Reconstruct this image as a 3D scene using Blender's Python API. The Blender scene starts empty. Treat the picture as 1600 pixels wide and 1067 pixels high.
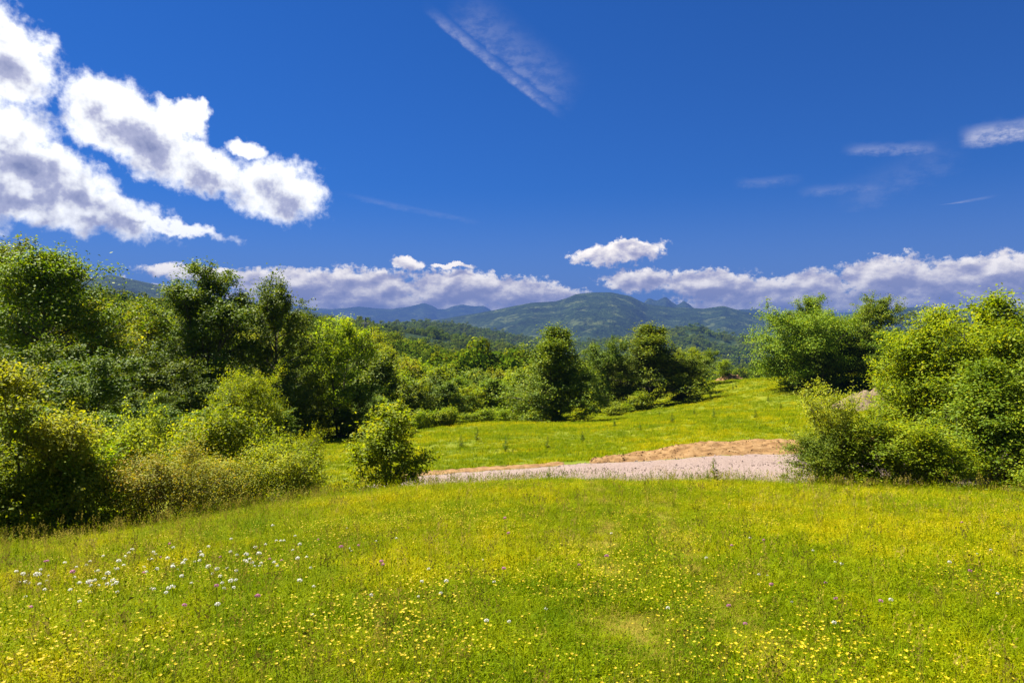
import bpy, math
import numpy as np

# ------------------------------------------------------------------ basics
SC = bpy.context.scene
COL = SC.collection
F = 1066.7            # focal length in photo pixels (24 mm on 36 mm, 1600 px wide)
CX, HY = 800.0, 533.5
R = math.radians

# ------------------------------------------------------------------ camera
cam_data = bpy.data.cameras.new("camera")
cam_data.lens = 24.0
cam_data.sensor_width = 36.0
cam_data.clip_start = 0.05
cam_data.clip_end = 80000.0
cam = bpy.data.objects.new("camera", cam_data)
cam.location = (0, 0, 0)
cam.rotation_euler = (R(90), 0, 0)
COL.objects.link(cam)
SC.camera = cam

# ------------------------------------------------------------------ exposure
EXPO = 2.0
SC.view_settings.view_transform = 'Standard'
SC.view_settings.look = 'None'
SC.view_settings.gamma = 1.0
SC.view_settings.exposure = EXPO
SC.render.engine = 'CYCLES'
SC.cycles.use_denoising = True
try:
    SC.cycles.denoiser = 'OPENIMAGEDENOISE'
    SC.cycles.denoising_input_passes = 'RGB_ALBEDO_NORMAL'
    SC.cycles.denoising_prefilter = 'ACCURATE'
except Exception:
    pass
SC.cycles.use_adaptive_sampling = False
SC.cycles.max_bounces = 6
SC.cycles.diffuse_bounces = 3
SC.cycles.glossy_bounces = 2
SC.cycles.transmission_bounces = 4
SC.cycles.transparent_max_bounces = 4
SC.cycles.volume_bounces = 0
SC.cycles.sample_clamp_indirect = 4.0

# ------------------------------------------------------------------ sun
SUN_AZ, SUN_EL = -58.0, 57.0     # degrees: azimuth clockwise from the view axis, elevation
sun_data = bpy.data.lights.new("sun", 'SUN')
sun_data.energy = 5.0
sun_data.angle = R(0.53)
sun_data.color = (1.0, 0.945, 0.85)
sun = bpy.data.objects.new("sun", sun_data)
COL.objects.link(sun)
_d = (math.sin(R(SUN_AZ)) * math.cos(R(SUN_EL)), math.cos(R(SUN_AZ)) * math.cos(R(SUN_EL)), math.sin(R(SUN_EL)))
from mathutils import Vector
sun.rotation_euler = Vector(_d).to_track_quat('Z', 'Y').to_euler()
sun.location = (-60, 40, 120)


# ------------------------------------------------------------------ node helpers
class NT:
    def __init__(self, tree):
        self.t = tree

    def n(self, typ, **kw):
        nd = self.t.nodes.new(typ)
        ins = kw.pop('ins', None)
        for k, v in kw.items():
            setattr(nd, k, v)
        if ins:
            for k, v in ins.items():
                self.put(nd.inputs[k], v)
        return nd

    def put(self, sock, v):
        if isinstance(v, bpy.types.NodeSocket):
            self.t.links.new(v, sock)
        else:
            sock.default_value = v

    def m(self, op, a, b=0.0, c=0.0, clamp=False):
        nd = self.t.nodes.new('ShaderNodeMath')
        nd.operation = op
        nd.use_clamp = clamp
        self.put(nd.inputs[0], a)
        self.put(nd.inputs[1], b)
        self.put(nd.inputs[2], c)
        return nd.outputs[0]

    def vm(self, op, a, b=None, s=None):
        nd = self.t.nodes.new('ShaderNodeVectorMath')
        nd.operation = op
        self.put(nd.inputs[0], a)
        if b is not None:
            self.put(nd.inputs[1], b)
        if s is not None:
            self.put(nd.inputs['Scale'], s)
        return nd.outputs['Value'] if op in ('LENGTH', 'DOT_PRODUCT') else nd.outputs[0]

    def noise(self, vec, scale, detail=4.0, rough=0.55, lac=2.0, dim='3D', out='Fac'):
        nd = self.t.nodes.new('ShaderNodeTexNoise')
        nd.noise_dimensions = dim
        if vec is not None:
            self.put(nd.inputs['Vector'], vec)
        nd.inputs['Scale'].default_value = scale
        nd.inputs['Detail'].default_value = detail
        nd.inputs['Roughness'].default_value = rough
        nd.inputs['Lacunarity'].default_value = lac
        return nd.outputs[0] if out == 'Fac' else nd.outputs[1]

    def smooth(self, v, lo, hi, a=0.0, b=1.0):
        nd = self.t.nodes.new('ShaderNodeMapRange')
        nd.interpolation_type = 'SMOOTHSTEP'
        self.put(nd.inputs['Value'], v)
        self.put(nd.inputs['From Min'], lo)
        self.put(nd.inputs['From Max'], hi)
        nd.inputs['To Min'].default_value = a
        nd.inputs['To Max'].default_value = b
        return nd.outputs[0]

    def mix(self, fac, a, b, blend='MIX'):
        nd = self.t.nodes.new('ShaderNodeMix')
        nd.data_type = 'RGBA'
        nd.blend_type = blend
        self.put(nd.inputs[0], fac)
        self.put(nd.inputs[6], a)
        self.put(nd.inputs[7], b)
        return nd.outputs[2]

    def ramp(self, fac, stops):
        nd = self.t.nodes.new('ShaderNodeValToRGB')
        el = nd.color_ramp.elements
        while len(el) < len(stops):
            el.new(0.5)
        for e, (p, c) in zip(el, stops):
            e.position = p
            e.color = (c[0], c[1], c[2], 1)
        self.put(nd.inputs[0], fac)
        return nd.outputs[0]

    def link(self, a, b):
        self.t.links.new(a, b)


def azel(x, y):
    return (math.degrees(math.atan2(x - CX, F)),
            math.degrees(math.atan2(HY - y, math.hypot(F, x - CX))))


# ------------------------------------------------------------------ world: Nishita sky with cumulus and cirrus
world = bpy.data.worlds.new("World")
SC.world = world
world.use_nodes = True
wt = world.node_tree
wt.nodes.clear()
W_ = NT(wt)
sky = W_.n('ShaderNodeTexSky', sky_type='NISHITA', sun_disc=False)
sky.sun_elevation = R(SUN_EL)
sky.sun_rotation = R(SUN_AZ % 360)
sky.altitude = 1100
sky.air_density = 1.0
sky.dust_density = 0.25
sky.ozone_density = 4.0


SKY_STRENGTH = 0.050
SKY_TINT = (0.034, 0.235, 0.53, 1.0)


def cloud_group(name, ells, warp_scale, warp_amp, fine_scale, fine_amp, stretch=1.0, soft=False):
    g = bpy.data.node_groups.new(name, 'ShaderNodeTree')
    g.interface.new_socket('P', in_out='INPUT', socket_type='NodeSocketVector')
    g.interface.new_socket('D', in_out='OUTPUT', socket_type='NodeSocketFloat')
    t = NT(g)
    gi = t.n('NodeGroupInput')
    go = t.n('NodeGroupOutput')
    p = gi.outputs[0]
    ps = t.vm('MULTIPLY', p, (1.0, stretch, 1.0))
    wn = t.noise(ps, warp_scale, 1.0 if soft else 4.0, 0.6, dim='2D', out='Color')
    off = t.vm('SCALE', t.vm('SUBTRACT', wn, (0.5, 0.5, 0.5)), s=warp_amp)
    off = t.vm('MULTIPLY', off, (1.0, 1.0 / max(stretch, 1.0), 0.0))
    pw = t.vm('ADD', p, off)
    acc = None
    for (x, y, rx, ry, rot) in ells:
        a0, e0 = azel(x, y)
        k = math.degrees(1.0 / F) * math.cos(R(a0)) ** 1.5
        mp = t.n('ShaderNodeMapping', vector_type='TEXTURE')
        t.link(pw if acc is None else t.vm('ADD', pw, t.m('MULTIPLY', acc, 1e-7)), mp.inputs['Vector'])   # keeps the evaluation sequential
        mp.inputs['Location'].default_value = (a0, e0, 0)
        mp.inputs['Rotation'].default_value = (0, 0, R(-rot))
        mp.inputs['Scale'].default_value = (rx * k, ry * k, 1)
        f = t.m('SUBTRACT', 1.0, t.vm('LENGTH', mp.outputs[0]))
        acc = f if acc is None else t.m('SMOOTH_MAX', acc, f, 0.12)
    if not soft:
        fn = t.noise(t.vm('ADD', ps, t.m('MULTIPLY', acc, 1e-7)), fine_scale, 5.0, 0.62, dim='2D')
        acc = t.m('ADD', acc, t.m('MULTIPLY', t.m('SUBTRACT', fn, 0.5), fine_amp))
    t.link(acc, go.inputs[0])
    return g


def use(g, vec):
    nd = wt.nodes.new('ShaderNodeGroup')
    nd.node_tree = g
    wt.links.new(vec, nd.inputs[0])
    return nd.outputs[0]


tc = W_.n('ShaderNodeTexCoord')
sep = W_.n('ShaderNodeSeparateXYZ')
W_.link(tc.outputs['Generated'], sep.inputs[0])
az = W_.m('MULTIPLY', W_.m('ARCTAN2', sep.outputs[0], sep.outputs[1]), 57.29578)
el = W_.m('MULTIPLY', W_.m('ARCSINE', sep.outputs[2]), 57.29578)
pc = W_.n('ShaderNodeCombineXYZ')
W_.link(az, pc.inputs[0])
W_.link(el, pc.inputs[1])
P = pc.outputs[0]

BIG = [
    (15, 95, 75, 80, 10), (-70, 60, 120, 110, 0), (5, 215, 95, 75, 0), (60, 265, 150, 62, 22), (-80, 280, 180, 100, 0),
    (135, 322, 150, 40, 14), (40, 320, 190, 38, 6), (225, 352, 150, 13, 6),
    (165, 180, 85, 62, 15), (225, 215, 130, 62, 26), (320, 262, 100, 42, 22),
    (432, 298, 84, 54, 4), (295, 172, 32, 22, 0), (384, 232, 36, 18, 0), (280, 185, 50, 25, 30)]
LOW = [
    (450, 448, 105, 36, 0), (330, 430, 120, 14, 4), (560, 452, 120, 40, 0), (715, 452, 100, 36, 0), (810, 456, 75, 28, 0),
    (600, 490, 360, 38, 0), (860, 462, 60, 16, 0), (1000, 438, 70, 20, 0), (1110, 446, 85, 30, 0), (1190, 462, 90, 34, 0),
    (1275, 450, 50, 36, 0), (1390, 436, 95, 44, 0), (1500, 440, 160, 46, 0), (1630, 430, 160, 54, 0), (1300, 486, 380, 36, 0),
    (150, 450, 220, 16, 0), (1950, 450, 330, 70, 0), (-350, 450, 260, 50, 0),
    (965, 396, 84, 20, -4), (985, 384, 40, 16, 0), (640, 413, 30, 12, 0), (706, 414, 36, 6, 0)]
big = cloud_group("big_cumulus", BIG, 0.34, 2.4, 0.9, 0.62)
big_soft = cloud_group("big_cumulus_soft", BIG[:12], 0.34, 2.4, 0.9, 0.0, soft=True)
low = cloud_group("horizon_cumulus", LOW, 0.50, 1.8, 1.5, 0.85, 1.25)
low_soft = cloud_group("horizon_cumulus_soft", LOW, 0.50, 1.6, 1.5, 0.0, 1.25, soft=True)
CL = 1.0 / (2.0 ** EXPO)   # luminance that prints as white


def after(vec, val):
    # same vector, evaluated after val (the shader stack is small)
    return W_.vm('ADD', vec, W_.m('MULTIPLY', val, 1e-7))


skyc = W_.vm('SCALE', sky.outputs[0], s=SKY_STRENGTH)
skyc = W_.mix(1.0, skyc, SKY_TINT, 'MULTIPLY')

skyc = W_.mix(W_.smooth(el, -1.0, 13.0, 0.62, 0.0), skyc, (0.30 * CL, 0.40 * CL, 0.72 * CL, 1))  # pale haze towards the horizon, painted into the sky colour


def background(col):
    n_ = W_.n('ShaderNodeBackground')
    n_.inputs['Strength'].default_value = 1.0
    W_.link(col, n_.inputs[0])
    return n_.outputs[0]


def choose(fac, sh0, sh1):
    n_ = W_.n('ShaderNodeMixShader')
    W_.link(fac, n_.inputs[0])
    W_.link(sh0, n_.inputs[1])
    W_.link(sh1, n_.inputs[2])
    return n_.outputs[0]


# tall cumulus: sunlit rims and shaded cores are painted by the colour ramp
D1 = use(big, P)
D1s = use(big_soft, W_.vm('ADD', after(P, D1), (-0.9, 1.5, 0)))
sn_a = W_.noise(after(P, D1s), 0.36, 4.0, 0.58, dim='2D')
sn_b = W_.noise(W_.vm('ADD', after(P, sn_a), (-0.6, 1.0, 0)), 0.36, 4.0, 0.58, dim='2D')
m1 = W_.smooth(D1, -0.05, 0.42)
th1 = W_.m('ADD', W_.m('ADD', W_.m('MULTIPLY', D1, 0.80), W_.m('MULTIPLY', D1s, 0.75)),
           W_.m('ADD', W_.m('MULTIPLY', W_.m('SUBTRACT', sn_b, sn_a), 1.8), W_.m('MULTIPLY', W_.m('SUBTRACT', sn_a, 0.5), 0.6)))
c1 = W_.ramp(W_.m('DIVIDE', W_.m('SUBTRACT', th1, 0.50), 1.15, clamp=True), [
    (0.0, (1.6 * CL, 1.6 * CL, 1.55 * CL)), (0.30, (1.15 * CL, 1.15 * CL, 1.15 * CL)), (0.55, (0.60 * CL, 0.61 * CL, 0.78 * CL)),
    (1.0, (0.28 * CL, 0.31 * CL, 0.50 * CL))])
sh_big = background(W_.mix(m1, skyc, c1))

# cumulus along the horizon, its lit tops and grey undersides painted in as colour
D2 = use(low, P)
D2s = use(low_soft, W_.vm('ADD', after(P, D2), (-0.30, 0.70, 0)))
P2 = W_.vm('MULTIPLY', after(P, D2s), (1.0, 1.7, 1.0))
n2_a = W_.noise(P2, 0.42, 5.0, 0.56, dim='2D')
n2_b = W_.noise(W_.vm('ADD', P2, (-0.25, 0.95, 0)), 0.42, 5.0, 0.56, dim='2D')
m2 = W_.m('MULTIPLY', W_.smooth(D2, 0.0, 0.34), W_.smooth(el, 1.0, 4.0, 0.80, 0.97))
th2 = W_.m('ADD', W_.m('ADD', W_.m('MULTIPLY', D2s, 0.75), 0.10), W_.m('MULTIPLY', W_.m('SUBTRACT', n2_b, n2_a), 2.2))
c2 = W_.ramp(W_.m('DIVIDE', W_.m('ADD', th2, 0.22), 1.15, clamp=True), [
    (0.0, (1.95 * CL, 1.78 * CL, 1.48 * CL)), (0.30, (1.45 * CL, 1.32 * CL, 1.16 * CL)),
    (0.65, (0.80 * CL, 0.74 * CL, 0.82 * CL)), (1.0, (0.50 * CL, 0.48 * CL, 0.62 * CL))])
sh_low = background(W_.mix(m2, skyc, c2))

# thin high cloud: one feathered streak and a few faint wisps
nz_c = W_.noise(W_.vm('MULTIPLY', P, (0.7, 1.3, 1.0)), 0.9, 5.0, 0.68, dim='2D')
nz_f = W_.noise(W_.vm('MULTIPLY', after(P, nz_c), (1.0, 0.55, 1.0)), 3.6, 4.0, 0.75, dim='2D')


def streak(prev, x0, y0, x1, y1, half, soft_up, soft_dn, strength, nz=None):
    nz = nz_c if nz is None else nz
    a0, e0 = azel(x0, y0)
    a1, e1 = azel(x1, y1)
    ca, ce = (a0 + a1) / 2, (e0 + e1) / 2
    ang = math.atan2(e1 - e0, a1 - a0)
    ln = math.hypot(a1 - a0, e1 - e0) / 2
    mp = W_.n('ShaderNodeMapping', vector_type='TEXTURE')
    W_.link(after(P, prev), mp.inputs['Vector'])
    mp.inputs['Location'].default_value = (ca, ce, 0)
    mp.inputs['Rotation'].default_value = (0, 0, ang)
    s = W_.n('ShaderNodeSeparateXYZ')
    W_.link(mp.outputs[0], s.inputs[0])
    u = W_.m('DIVIDE', s.outputs[0], ln)
    v = W_.m('ADD', s.outputs[1], W_.m('MULTIPLY', W_.m('SUBTRACT', nz, 0.5), half * 1.4))
    up = W_.smooth(v, 0.0, soft_up, 1.0, 0.0)
    dn = W_.smooth(v, -soft_dn, 0.0)
    ends = W_.smooth(W_.m('ABSOLUTE', u), 0.45, 1.0, 1.0, 0.0)
    tex = W_.smooth(nz, 0.30, 0.72, 0.25, 1.0)
    return W_.m('MULTIPLY', W_.m('MULTIPLY', W_.m('MULTIPLY', up, dn), W_.m('MULTIPLY', ends, tex)), strength)


cir = streak(nz_f, 655, 8, 885, 190, 0.18, 0.9, 0.30, 0.36)
cir = W_.m('MAXIMUM', cir, streak(cir, 690, 10, 900, 178, 0.5, 3.6, 0.4, 0.20))
for a in [(1490, 217, 1680, 192, 0.6, 1.0, 0.9, 0.95), (1310, 234, 1480, 230, 0.5, 0.6, 0.6, 0.30),
          (1330, 348, 1570, 303, 0.10, 0.16, 0.16, 0.30), (1140, 288, 1260, 278, 0.5, 0.5, 0.6, 0.16),
          (1240, 300, 1400, 290, 0.5, 0.6, 0.6, 0.16), (1310, 370, 1390, 345, 0.3, 0.5, 0.5, 0.16),
          (1300, 330, 1520, 230, 1.0, 2.2, 1.4, 0.09), (520, 300, 760, 350, 0.3, 0.35, 0.35, 0.12)]:
    cir = W_.m('MAXIMUM', cir, streak(cir, *a))
sh_cir = background(W_.mix(cir, skyc, (0.80 * CL, 0.80 * CL, 0.92 * CL, 1)))

# everywhere else the same blue with more low cumulus towards the horizon
back = W_.m('SUBTRACT', W_.m('MULTIPLY', W_.noise(W_.vm('MULTIPLY', P, (0.05, 0.11, 1.0)), 1.0, 5.0, 0.6, dim='2D'), 3.4), W_.m('ADD', 1.45, W_.m('MULTIPLY', el, 0.035)))
sh_back = background(W_.mix(W_.smooth(back, 0.0, 0.5), skyc, (0.80 * CL, 0.80 * CL, 0.88 * CL, 1)))

in_front = W_.m('LESS_THAN', W_.m('ABSOLUTE', az), 58.0)
low_top = W_.m('ADD', 9.6, W_.m('MULTIPLY', W_.m('LESS_THAN', az, -15.0), -3.6))
is_low = W_.m('MULTIPLY', W_.m('LESS_THAN', el, low_top), in_front)
is_big = W_.m('MULTIPLY', W_.m('LESS_THAN', az, -14.5), W_.m('MULTIPLY', in_front, W_.m('LESS_THAN', el, 30.0)))
is_cir = W_.m('MULTIPLY', in_front, W_.m('LESS_THAN', el, 38.0))
sh = choose(is_cir, sh_back, choose(is_low, choose(is_big, sh_cir, sh_big), sh_low))
wo = W_.n('ShaderNodeOutputWorld')
W_.link(sh, wo.inputs[0])
world.cycles.sampling_method = 'NONE'

# ------------------------------------------------------------------ numpy noise
_rng0 = np.random.default_rng(77)
_PERM = _rng0.permutation(4096)
_GR = _rng0.uniform(0, 2 * np.pi, 4096)


def perlin(x, y, seed=0):
    xi = np.floor(x).astype(np.int64)
    yi = np.floor(y).astype(np.int64)
    xf, yf = x - xi, y - yi

    def g(ix, iy, dx, dy):
        h = _PERM[(ix * 7 + _PERM[(iy + seed * 131) & 4095]) & 4095]
        a = _GR[h]
        return np.cos(a) * dx + np.sin(a) * dy
    u = xf * xf * xf * (xf * (xf * 6 - 15) + 10)
    v = yf * yf * yf * (yf * (yf * 6 - 15) + 10)
    a = g(xi, yi, xf, yf)
    b = g(xi + 1, yi, xf - 1, yf)
    c = g(xi, yi + 1, xf, yf - 1)
    d = g(xi + 1, yi + 1, xf - 1, yf - 1)
    return (a + (b - a) * u) + ((c + (d - c) * u) - (a + (b - a) * u)) * v


def fbm(x, y, oct=4, seed=0, ridged=False):
    s = np.zeros_like(x, dtype=float)
    amp = 1.0
    for o in range(oct):
        n = perlin(x * 2 ** o + 13.7 * o, y * 2 ** o - 7.3 * o, seed + o)
        if ridged:
            n = 0.5 - np.abs(n) * 2
        s += n * amp
        amp *= 0.5
    return s


def sstep(x, a, b):
    t = np.clip((x - a) / (b - a), 0, 1)
    return t * t * (3 - 2 * t)


# ------------------------------------------------------------------ terrain function
def px(x, y, d):
    return ((x - CX) / F * d, d, (HY - y) / F * d)


_cp = [px(*p) for p in [
    (800, 1067, 4.35), (0, 1067, 4.1), (1600, 1067, 4.4), (800, 900, 7.6), (0, 950, 8.3), (1600, 905, 7.6), (400, 855, 11.0),
    (800, 820, 11.8), (1200, 820, 12.2), (1600, 812, 13.3), (-200, 1067, 4.0), (1800, 1067, 4.4),
    (0, 860, 14.5), (250, 830, 17.5), (500, 783, 21), (660, 768, 21.5), (860, 756, 21), (1100, 759, 20.5), (1240, 764, 20.5), (1600, 776, 20),
    (520, 788, 25), (700, 773, 25.5), (900, 766, 25.5), (1100, 759, 25.5), (1240, 755, 25), (1400, 745, 27),
    (520, 757, 30), (665, 740, 30.5), (900, 722, 31.5), (1100, 711, 32), (1240, 704, 32.5), (1400, 700, 33),
    (910, 715, 34), (1100, 698, 35), (1240, 690, 36), (700, 725, 34),
    (700, 690, 45), (900, 688, 43), (1100, 664, 48), (1240, 648, 52), (500, 700, 46), (870, 664, 70), (760, 660, 66), (650, 672, 60),
    (1020, 640, 84), (1100, 626, 90), (1130, 594, 120), (1250, 606, 80), (1330, 612, 76), (1400, 602, 78), (1500, 592, 80), (1600, 585, 80),
    (1450, 766, 22), (1600, 772, 22), (1500, 720, 30), (1600, 715, 30), (1400, 650, 55), (1600, 650, 55),
    (0, 868, 17), (150, 850, 20), (0, 800, 28), (250, 770, 30), (400, 762, 30), (300, 690, 52), (420, 690, 55), (520, 685, 58), (100, 685, 48),
    (-200, 880, 15), (-250, 740, 42), (1800, 785, 20), (1850, 610, 70),
    (600, 655, 85), (700, 648, 95), (800, 640, 105), (900, 636, 112), (1050, 604, 145), (1200, 606, 130), (1400, 585, 130), (1700, 570, 130),
    (300, 610, 120), (100, 590, 115), (-200, 570, 110), (450, 630, 115)]]
_cp += [(0, 0, -1.65), (0, -10, -0.4), (-10, 0, -2.1), (10, 0, -1.5), (10, -12, -.2), (-10, -12, -.8), (-25, 5, -3.6), (28, 5, -2.2),
        (-40, -20, -2.5), (40, -20, 0.5), (0, -40, 2.5), (0, -120, 8), (-90, 0, -8), (100, 0, 0), (-120, -100, 0), (120, -100, 8)]
_cp = np.array(_cp)


def _tps_k(r2):
    return np.where(r2 > 1e-12, 0.5 * r2 * np.log(np.maximum(r2, 1e-12)), 0.0)


_n = len(_cp)
_A = np.zeros((_n + 3, _n + 3))
_dd = ((_cp[:, None, :2] - _cp[None, :, :2]) ** 2).sum(-1)
_A[:_n, :_n] = _tps_k(_dd) + np.eye(_n) * 1.5
_A[:_n, _n] = 1
_A[:_n, _n + 1:] = _cp[:, :2]
_A[_n:, :_n] = _A[:_n, _n:].T
_wv = np.linalg.solve(_A, np.concatenate([_cp[:, 2], np.zeros(3)]))


def near_z(X, Y):
    X = np.asarray(X, float)
    Y = np.asarray(Y, float)
    z = _wv[_n] + _wv[_n + 1] * X + _wv[_n + 2] * Y
    for i in range(_n):
        z = z + _wv[i] * _tps_k((X - _cp[i, 0]) ** 2 + (Y - _cp[i, 1]) ** 2)
    return z


# crest lines: distance, drop, width, [(photo x, photo y)]
RIDGES = [
    (340, 34, 190, [(-700, 450), (-200, 470), (0, 488), (150, 512), (300, 522), (480, 542), (560, 556), (620, 572), (700, 596), (780, 612), (900, 628), (1000, 634), (1100, 632), (1200, 620), (1300, 590), (1500, 560), (1700, 550), (2400, 540)]),
    (1150, 110, 420, [(-700, 470), (0, 492), (300, 508), (480, 512), (560, 511), (600, 517), (640, 521), (700, 531), (760, 545), (830, 560), (900, 572), (1000, 580), (1200, 580), (1400, 560), (1700, 540), (2400, 520)]),
    (2500, 220, 800, [(-700, 470), (200, 500), (450, 520), (560, 520), (600, 512), (660, 507), (720, 512), (770, 522), (830, 535), (900, 540), (980, 532), (1050, 520), (1085, 514), (1120, 525), (1200, 540), (1400, 520), (1700, 505), (2400, 490)]),
    (5600, 420, 1300, [(-700, 470), (-100, 462), (60, 450), (145, 436), (172, 429), (200, 435), (255, 447), (330, 462), (400, 474), (470, 484), (530, 494), (600, 508), (660, 525), (760, 560), (2400, 560)]),
    (7000, 640, 2300, [(-700, 545), (480, 530), (600, 510), (650, 504), (700, 497), (760, 487), (800, 479), (830, 473), (868, 471), (885, 466), (900, 460), (925, 457), (955, 457), (985, 463), (1010, 475), (1050, 480), (1100, 482), (1130, 478), (1160, 486), (1200, 494), (1260, 498), (1350, 492), (1400, 482), (1450, 479), (1500, 484), (1600, 480), (1800, 470), (2400, 470)]),
    (10500, 600, 1300, [(-700, 540), (960, 520), (1000, 478), (1014, 465), (1026, 470), (1040, 463), (1050, 472), (1058, 477), (1069, 470), (1084, 481), (1100, 486), (1150, 484), (1185, 482), (1205, 492), (1300, 510), (2400, 520)]),
    (15500, 900, 2200, [(-700, 470), (200, 480), (420, 470), (445, 473), (490, 481), (520, 483), (560, 479), (610, 483), (636, 480), (650, 476), (662, 473), (674, 477), (684, 483), (697, 483), (708, 478), (722, 475), (740, 478), (756, 477), (775, 489), (860, 498), (1200, 490), (1300, 488), (1800, 480), (2400, 480)]),
]


def far_z(X, Y):
    r = np.hypot(X, Y)
    azr = np.arctan2(X, Y)
    azc = np.clip(azr, R(-58), R(58))
    xp = CX + F * np.tan(azc)
    z = np.full(r.shape, -420.0)
    for k, (rk, drop, w, pts) in enumerate(RIDGES):
        p = np.array(pts, float)
        yv = np.interp(xp, p[:, 0], p[:, 1])
        dist = rk * (1 + 0.07 * perlin(azr * 4.0 + k * 3.1, azr * 0 + k, 5 + k))
        H = dist * (HY - yv) / np.hypot(F, xp - CX)
        q = np.abs(r - dist) / w
        fall = drop * (1 - np.exp(-(q ** 1.35))) + 0.11 * np.maximum(0.0, np.abs(r - dist) - w)
        zk = H - fall
        # spurs and gullies, held back near the crest so that the skyline stays put
        if rk > 900:
            lam = rk * 0.11
            sp = fbm(X / lam, Y / lam, 4, 20 + k, True)
            zk = zk + sp * rk * 0.0085 * np.clip(q * 1.6, 0.06, 1.0)
        z = np.maximum(z, zk)
    return z


def ground_z(X, Y):
    X = np.asarray(X, float)
    Y = np.asarray(Y, float)
    r = np.hypot(X, Y)
    w = sstep(r, 125, 230)
    zn = near_z(X, Y) + 0.05 * fbm(X / 2.6, Y / 2.6, 3, 3) * sstep(r, 1, 6) + 0.35 * fbm(X / 24, Y / 24, 2, 9) * sstep(r, 40, 80)
    zf = far_z(X, Y)
    zn = np.clip(zn, -40, 25)
    return zn * (1 - w) + zf * w


def gz(x, y):
    return float(ground_z(np.array([x]), np.array([y]))[0])


# ------------------------------------------------------------------ mesh helpers
def mesh_arrays(name, verts, faces_list):
    """verts (N,3); faces_list: list of int arrays (M,k)."""
    me = bpy.data.meshes.new(name)
    verts = np.asarray(verts, np.float32)
    me.vertices.add(len(verts))
    me.vertices.foreach_set('co', verts.ravel())
    loops, starts, n = [], [], 0
    for f in faces_list:
        f = np.asarray(f, np.int32)
        if len(f) == 0:
            continue
        k = f.shape[1]
        loops.append(f.ravel())
        starts.append(n + np.arange(len(f), dtype=np.int32) * k)
        n += f.size
    loops = np.concatenate(loops)
    starts = np.concatenate(starts)
    me.loops.add(len(loops))
    me.loops.foreach_set('vertex_index', loops)
    me.polygons.add(len(starts))
    me.polygons.foreach_set('loop_start', starts)
    me.update(calc_edges=True)
    me.validate()
    return me


def smooth_shade(me):
    me.polygons.foreach_set('use_smooth', np.ones(len(me.polygons), bool))


def add_obj(name, me, mat=None, parent=None):
    o = bpy.data.objects.new(name, me)
    COL.objects.link(o)
    if mat is not None and me is not None and not me.materials:
        me.materials.append(mat)
    if parent is not None:
        o.parent = parent
    return o


def tag(o, label=None, cat=None, group=None, kind=None):
    if label:
        o['label'] = label
    if cat:
        o['category'] = cat
    if group:
        o['group'] = group
    if kind:
        o['kind'] = kind
    return o


def new_mat(name):
    m = bpy.data.materials.new(name)
    m.use_nodes = True
    m.node_tree.nodes.clear()
    return m, NT(m.node_tree)


def out_surface(t, sh, disp=None):
    o = t.n('ShaderNodeOutputMaterial')
    t.link(sh, o.inputs['Surface'])


# ------------------------------------------------------------------ materials
def mat_leaf(name, dark, light, warm, transl=0.38, trans_tint=(1.35, 1.25, 0.4), nscale=0.8, spec=0.14):
    dark, light, warm = [(c_[0] * 1.45, c_[1] * 1.18, c_[2] * 0.5) for c_ in (dark, light, warm)]
    m, t = new_mat(name)
    geo = t.n('ShaderNodeNewGeometry')
    oi = t.n('ShaderNodeObjectInfo')
    nz = t.noise(t.vm('ADD', geo.outputs['Position'], t.n('ShaderNodeCombineXYZ', ins={0: t.m('MULTIPLY', oi.outputs['Random'], 50.0)}).outputs[0]), nscale, 3.0, 0.6)
    rnd = geo.outputs['Random Per Island']
    f = t.m('ADD', t.m('MULTIPLY', t.smooth(nz, 0.3, 0.7), 0.55), t.m('MULTIPLY', rnd, 0.45))
    c = t.mix(f, (*dark, 1), (*light, 1))
    c = t.mix(t.m('MULTIPLY', t.smooth(t.m('ADD', t.m('MULTIPLY', rnd, 0.6), t.m('MULTIPLY', nz, 0.6)), 0.66, 0.98), 0.75), c, (*warm, 1))
    hs = t.n('ShaderNodeHueSaturation')
    t.put(hs.inputs['Hue'], t.m('ADD', 0.488, t.m('MULTIPLY', oi.outputs['Random'], 0.022)))
    t.put(hs.inputs['Value'], t.m('ADD', 0.88, t.m('MULTIPLY', oi.outputs['Random'], 0.24)))
    t.link(c, hs.inputs['Color'])
    c = hs.outputs[0]
    bs = t.n('ShaderNodeBsdfPrincipled')
    t.link(c, bs.inputs['Base Color'])
    bs.inputs['Roughness'].default_value = 0.62
    bs.inputs['Specular IOR Level'].default_value = spec
    tr = t.n('ShaderNodeBsdfTranslucent')
    t.link(t.mix(1.0, c, (*trans_tint, 1), 'MULTIPLY'), tr.inputs[0])
    mx = t.n('ShaderNodeMixShader')
    mx.inputs[0].default_value = transl
    t.link(bs.outputs[0], mx.inputs[1])
    t.link(tr.outputs[0], mx.inputs[2])
    out_surface(t, mx.outputs[0])
    return m


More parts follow.
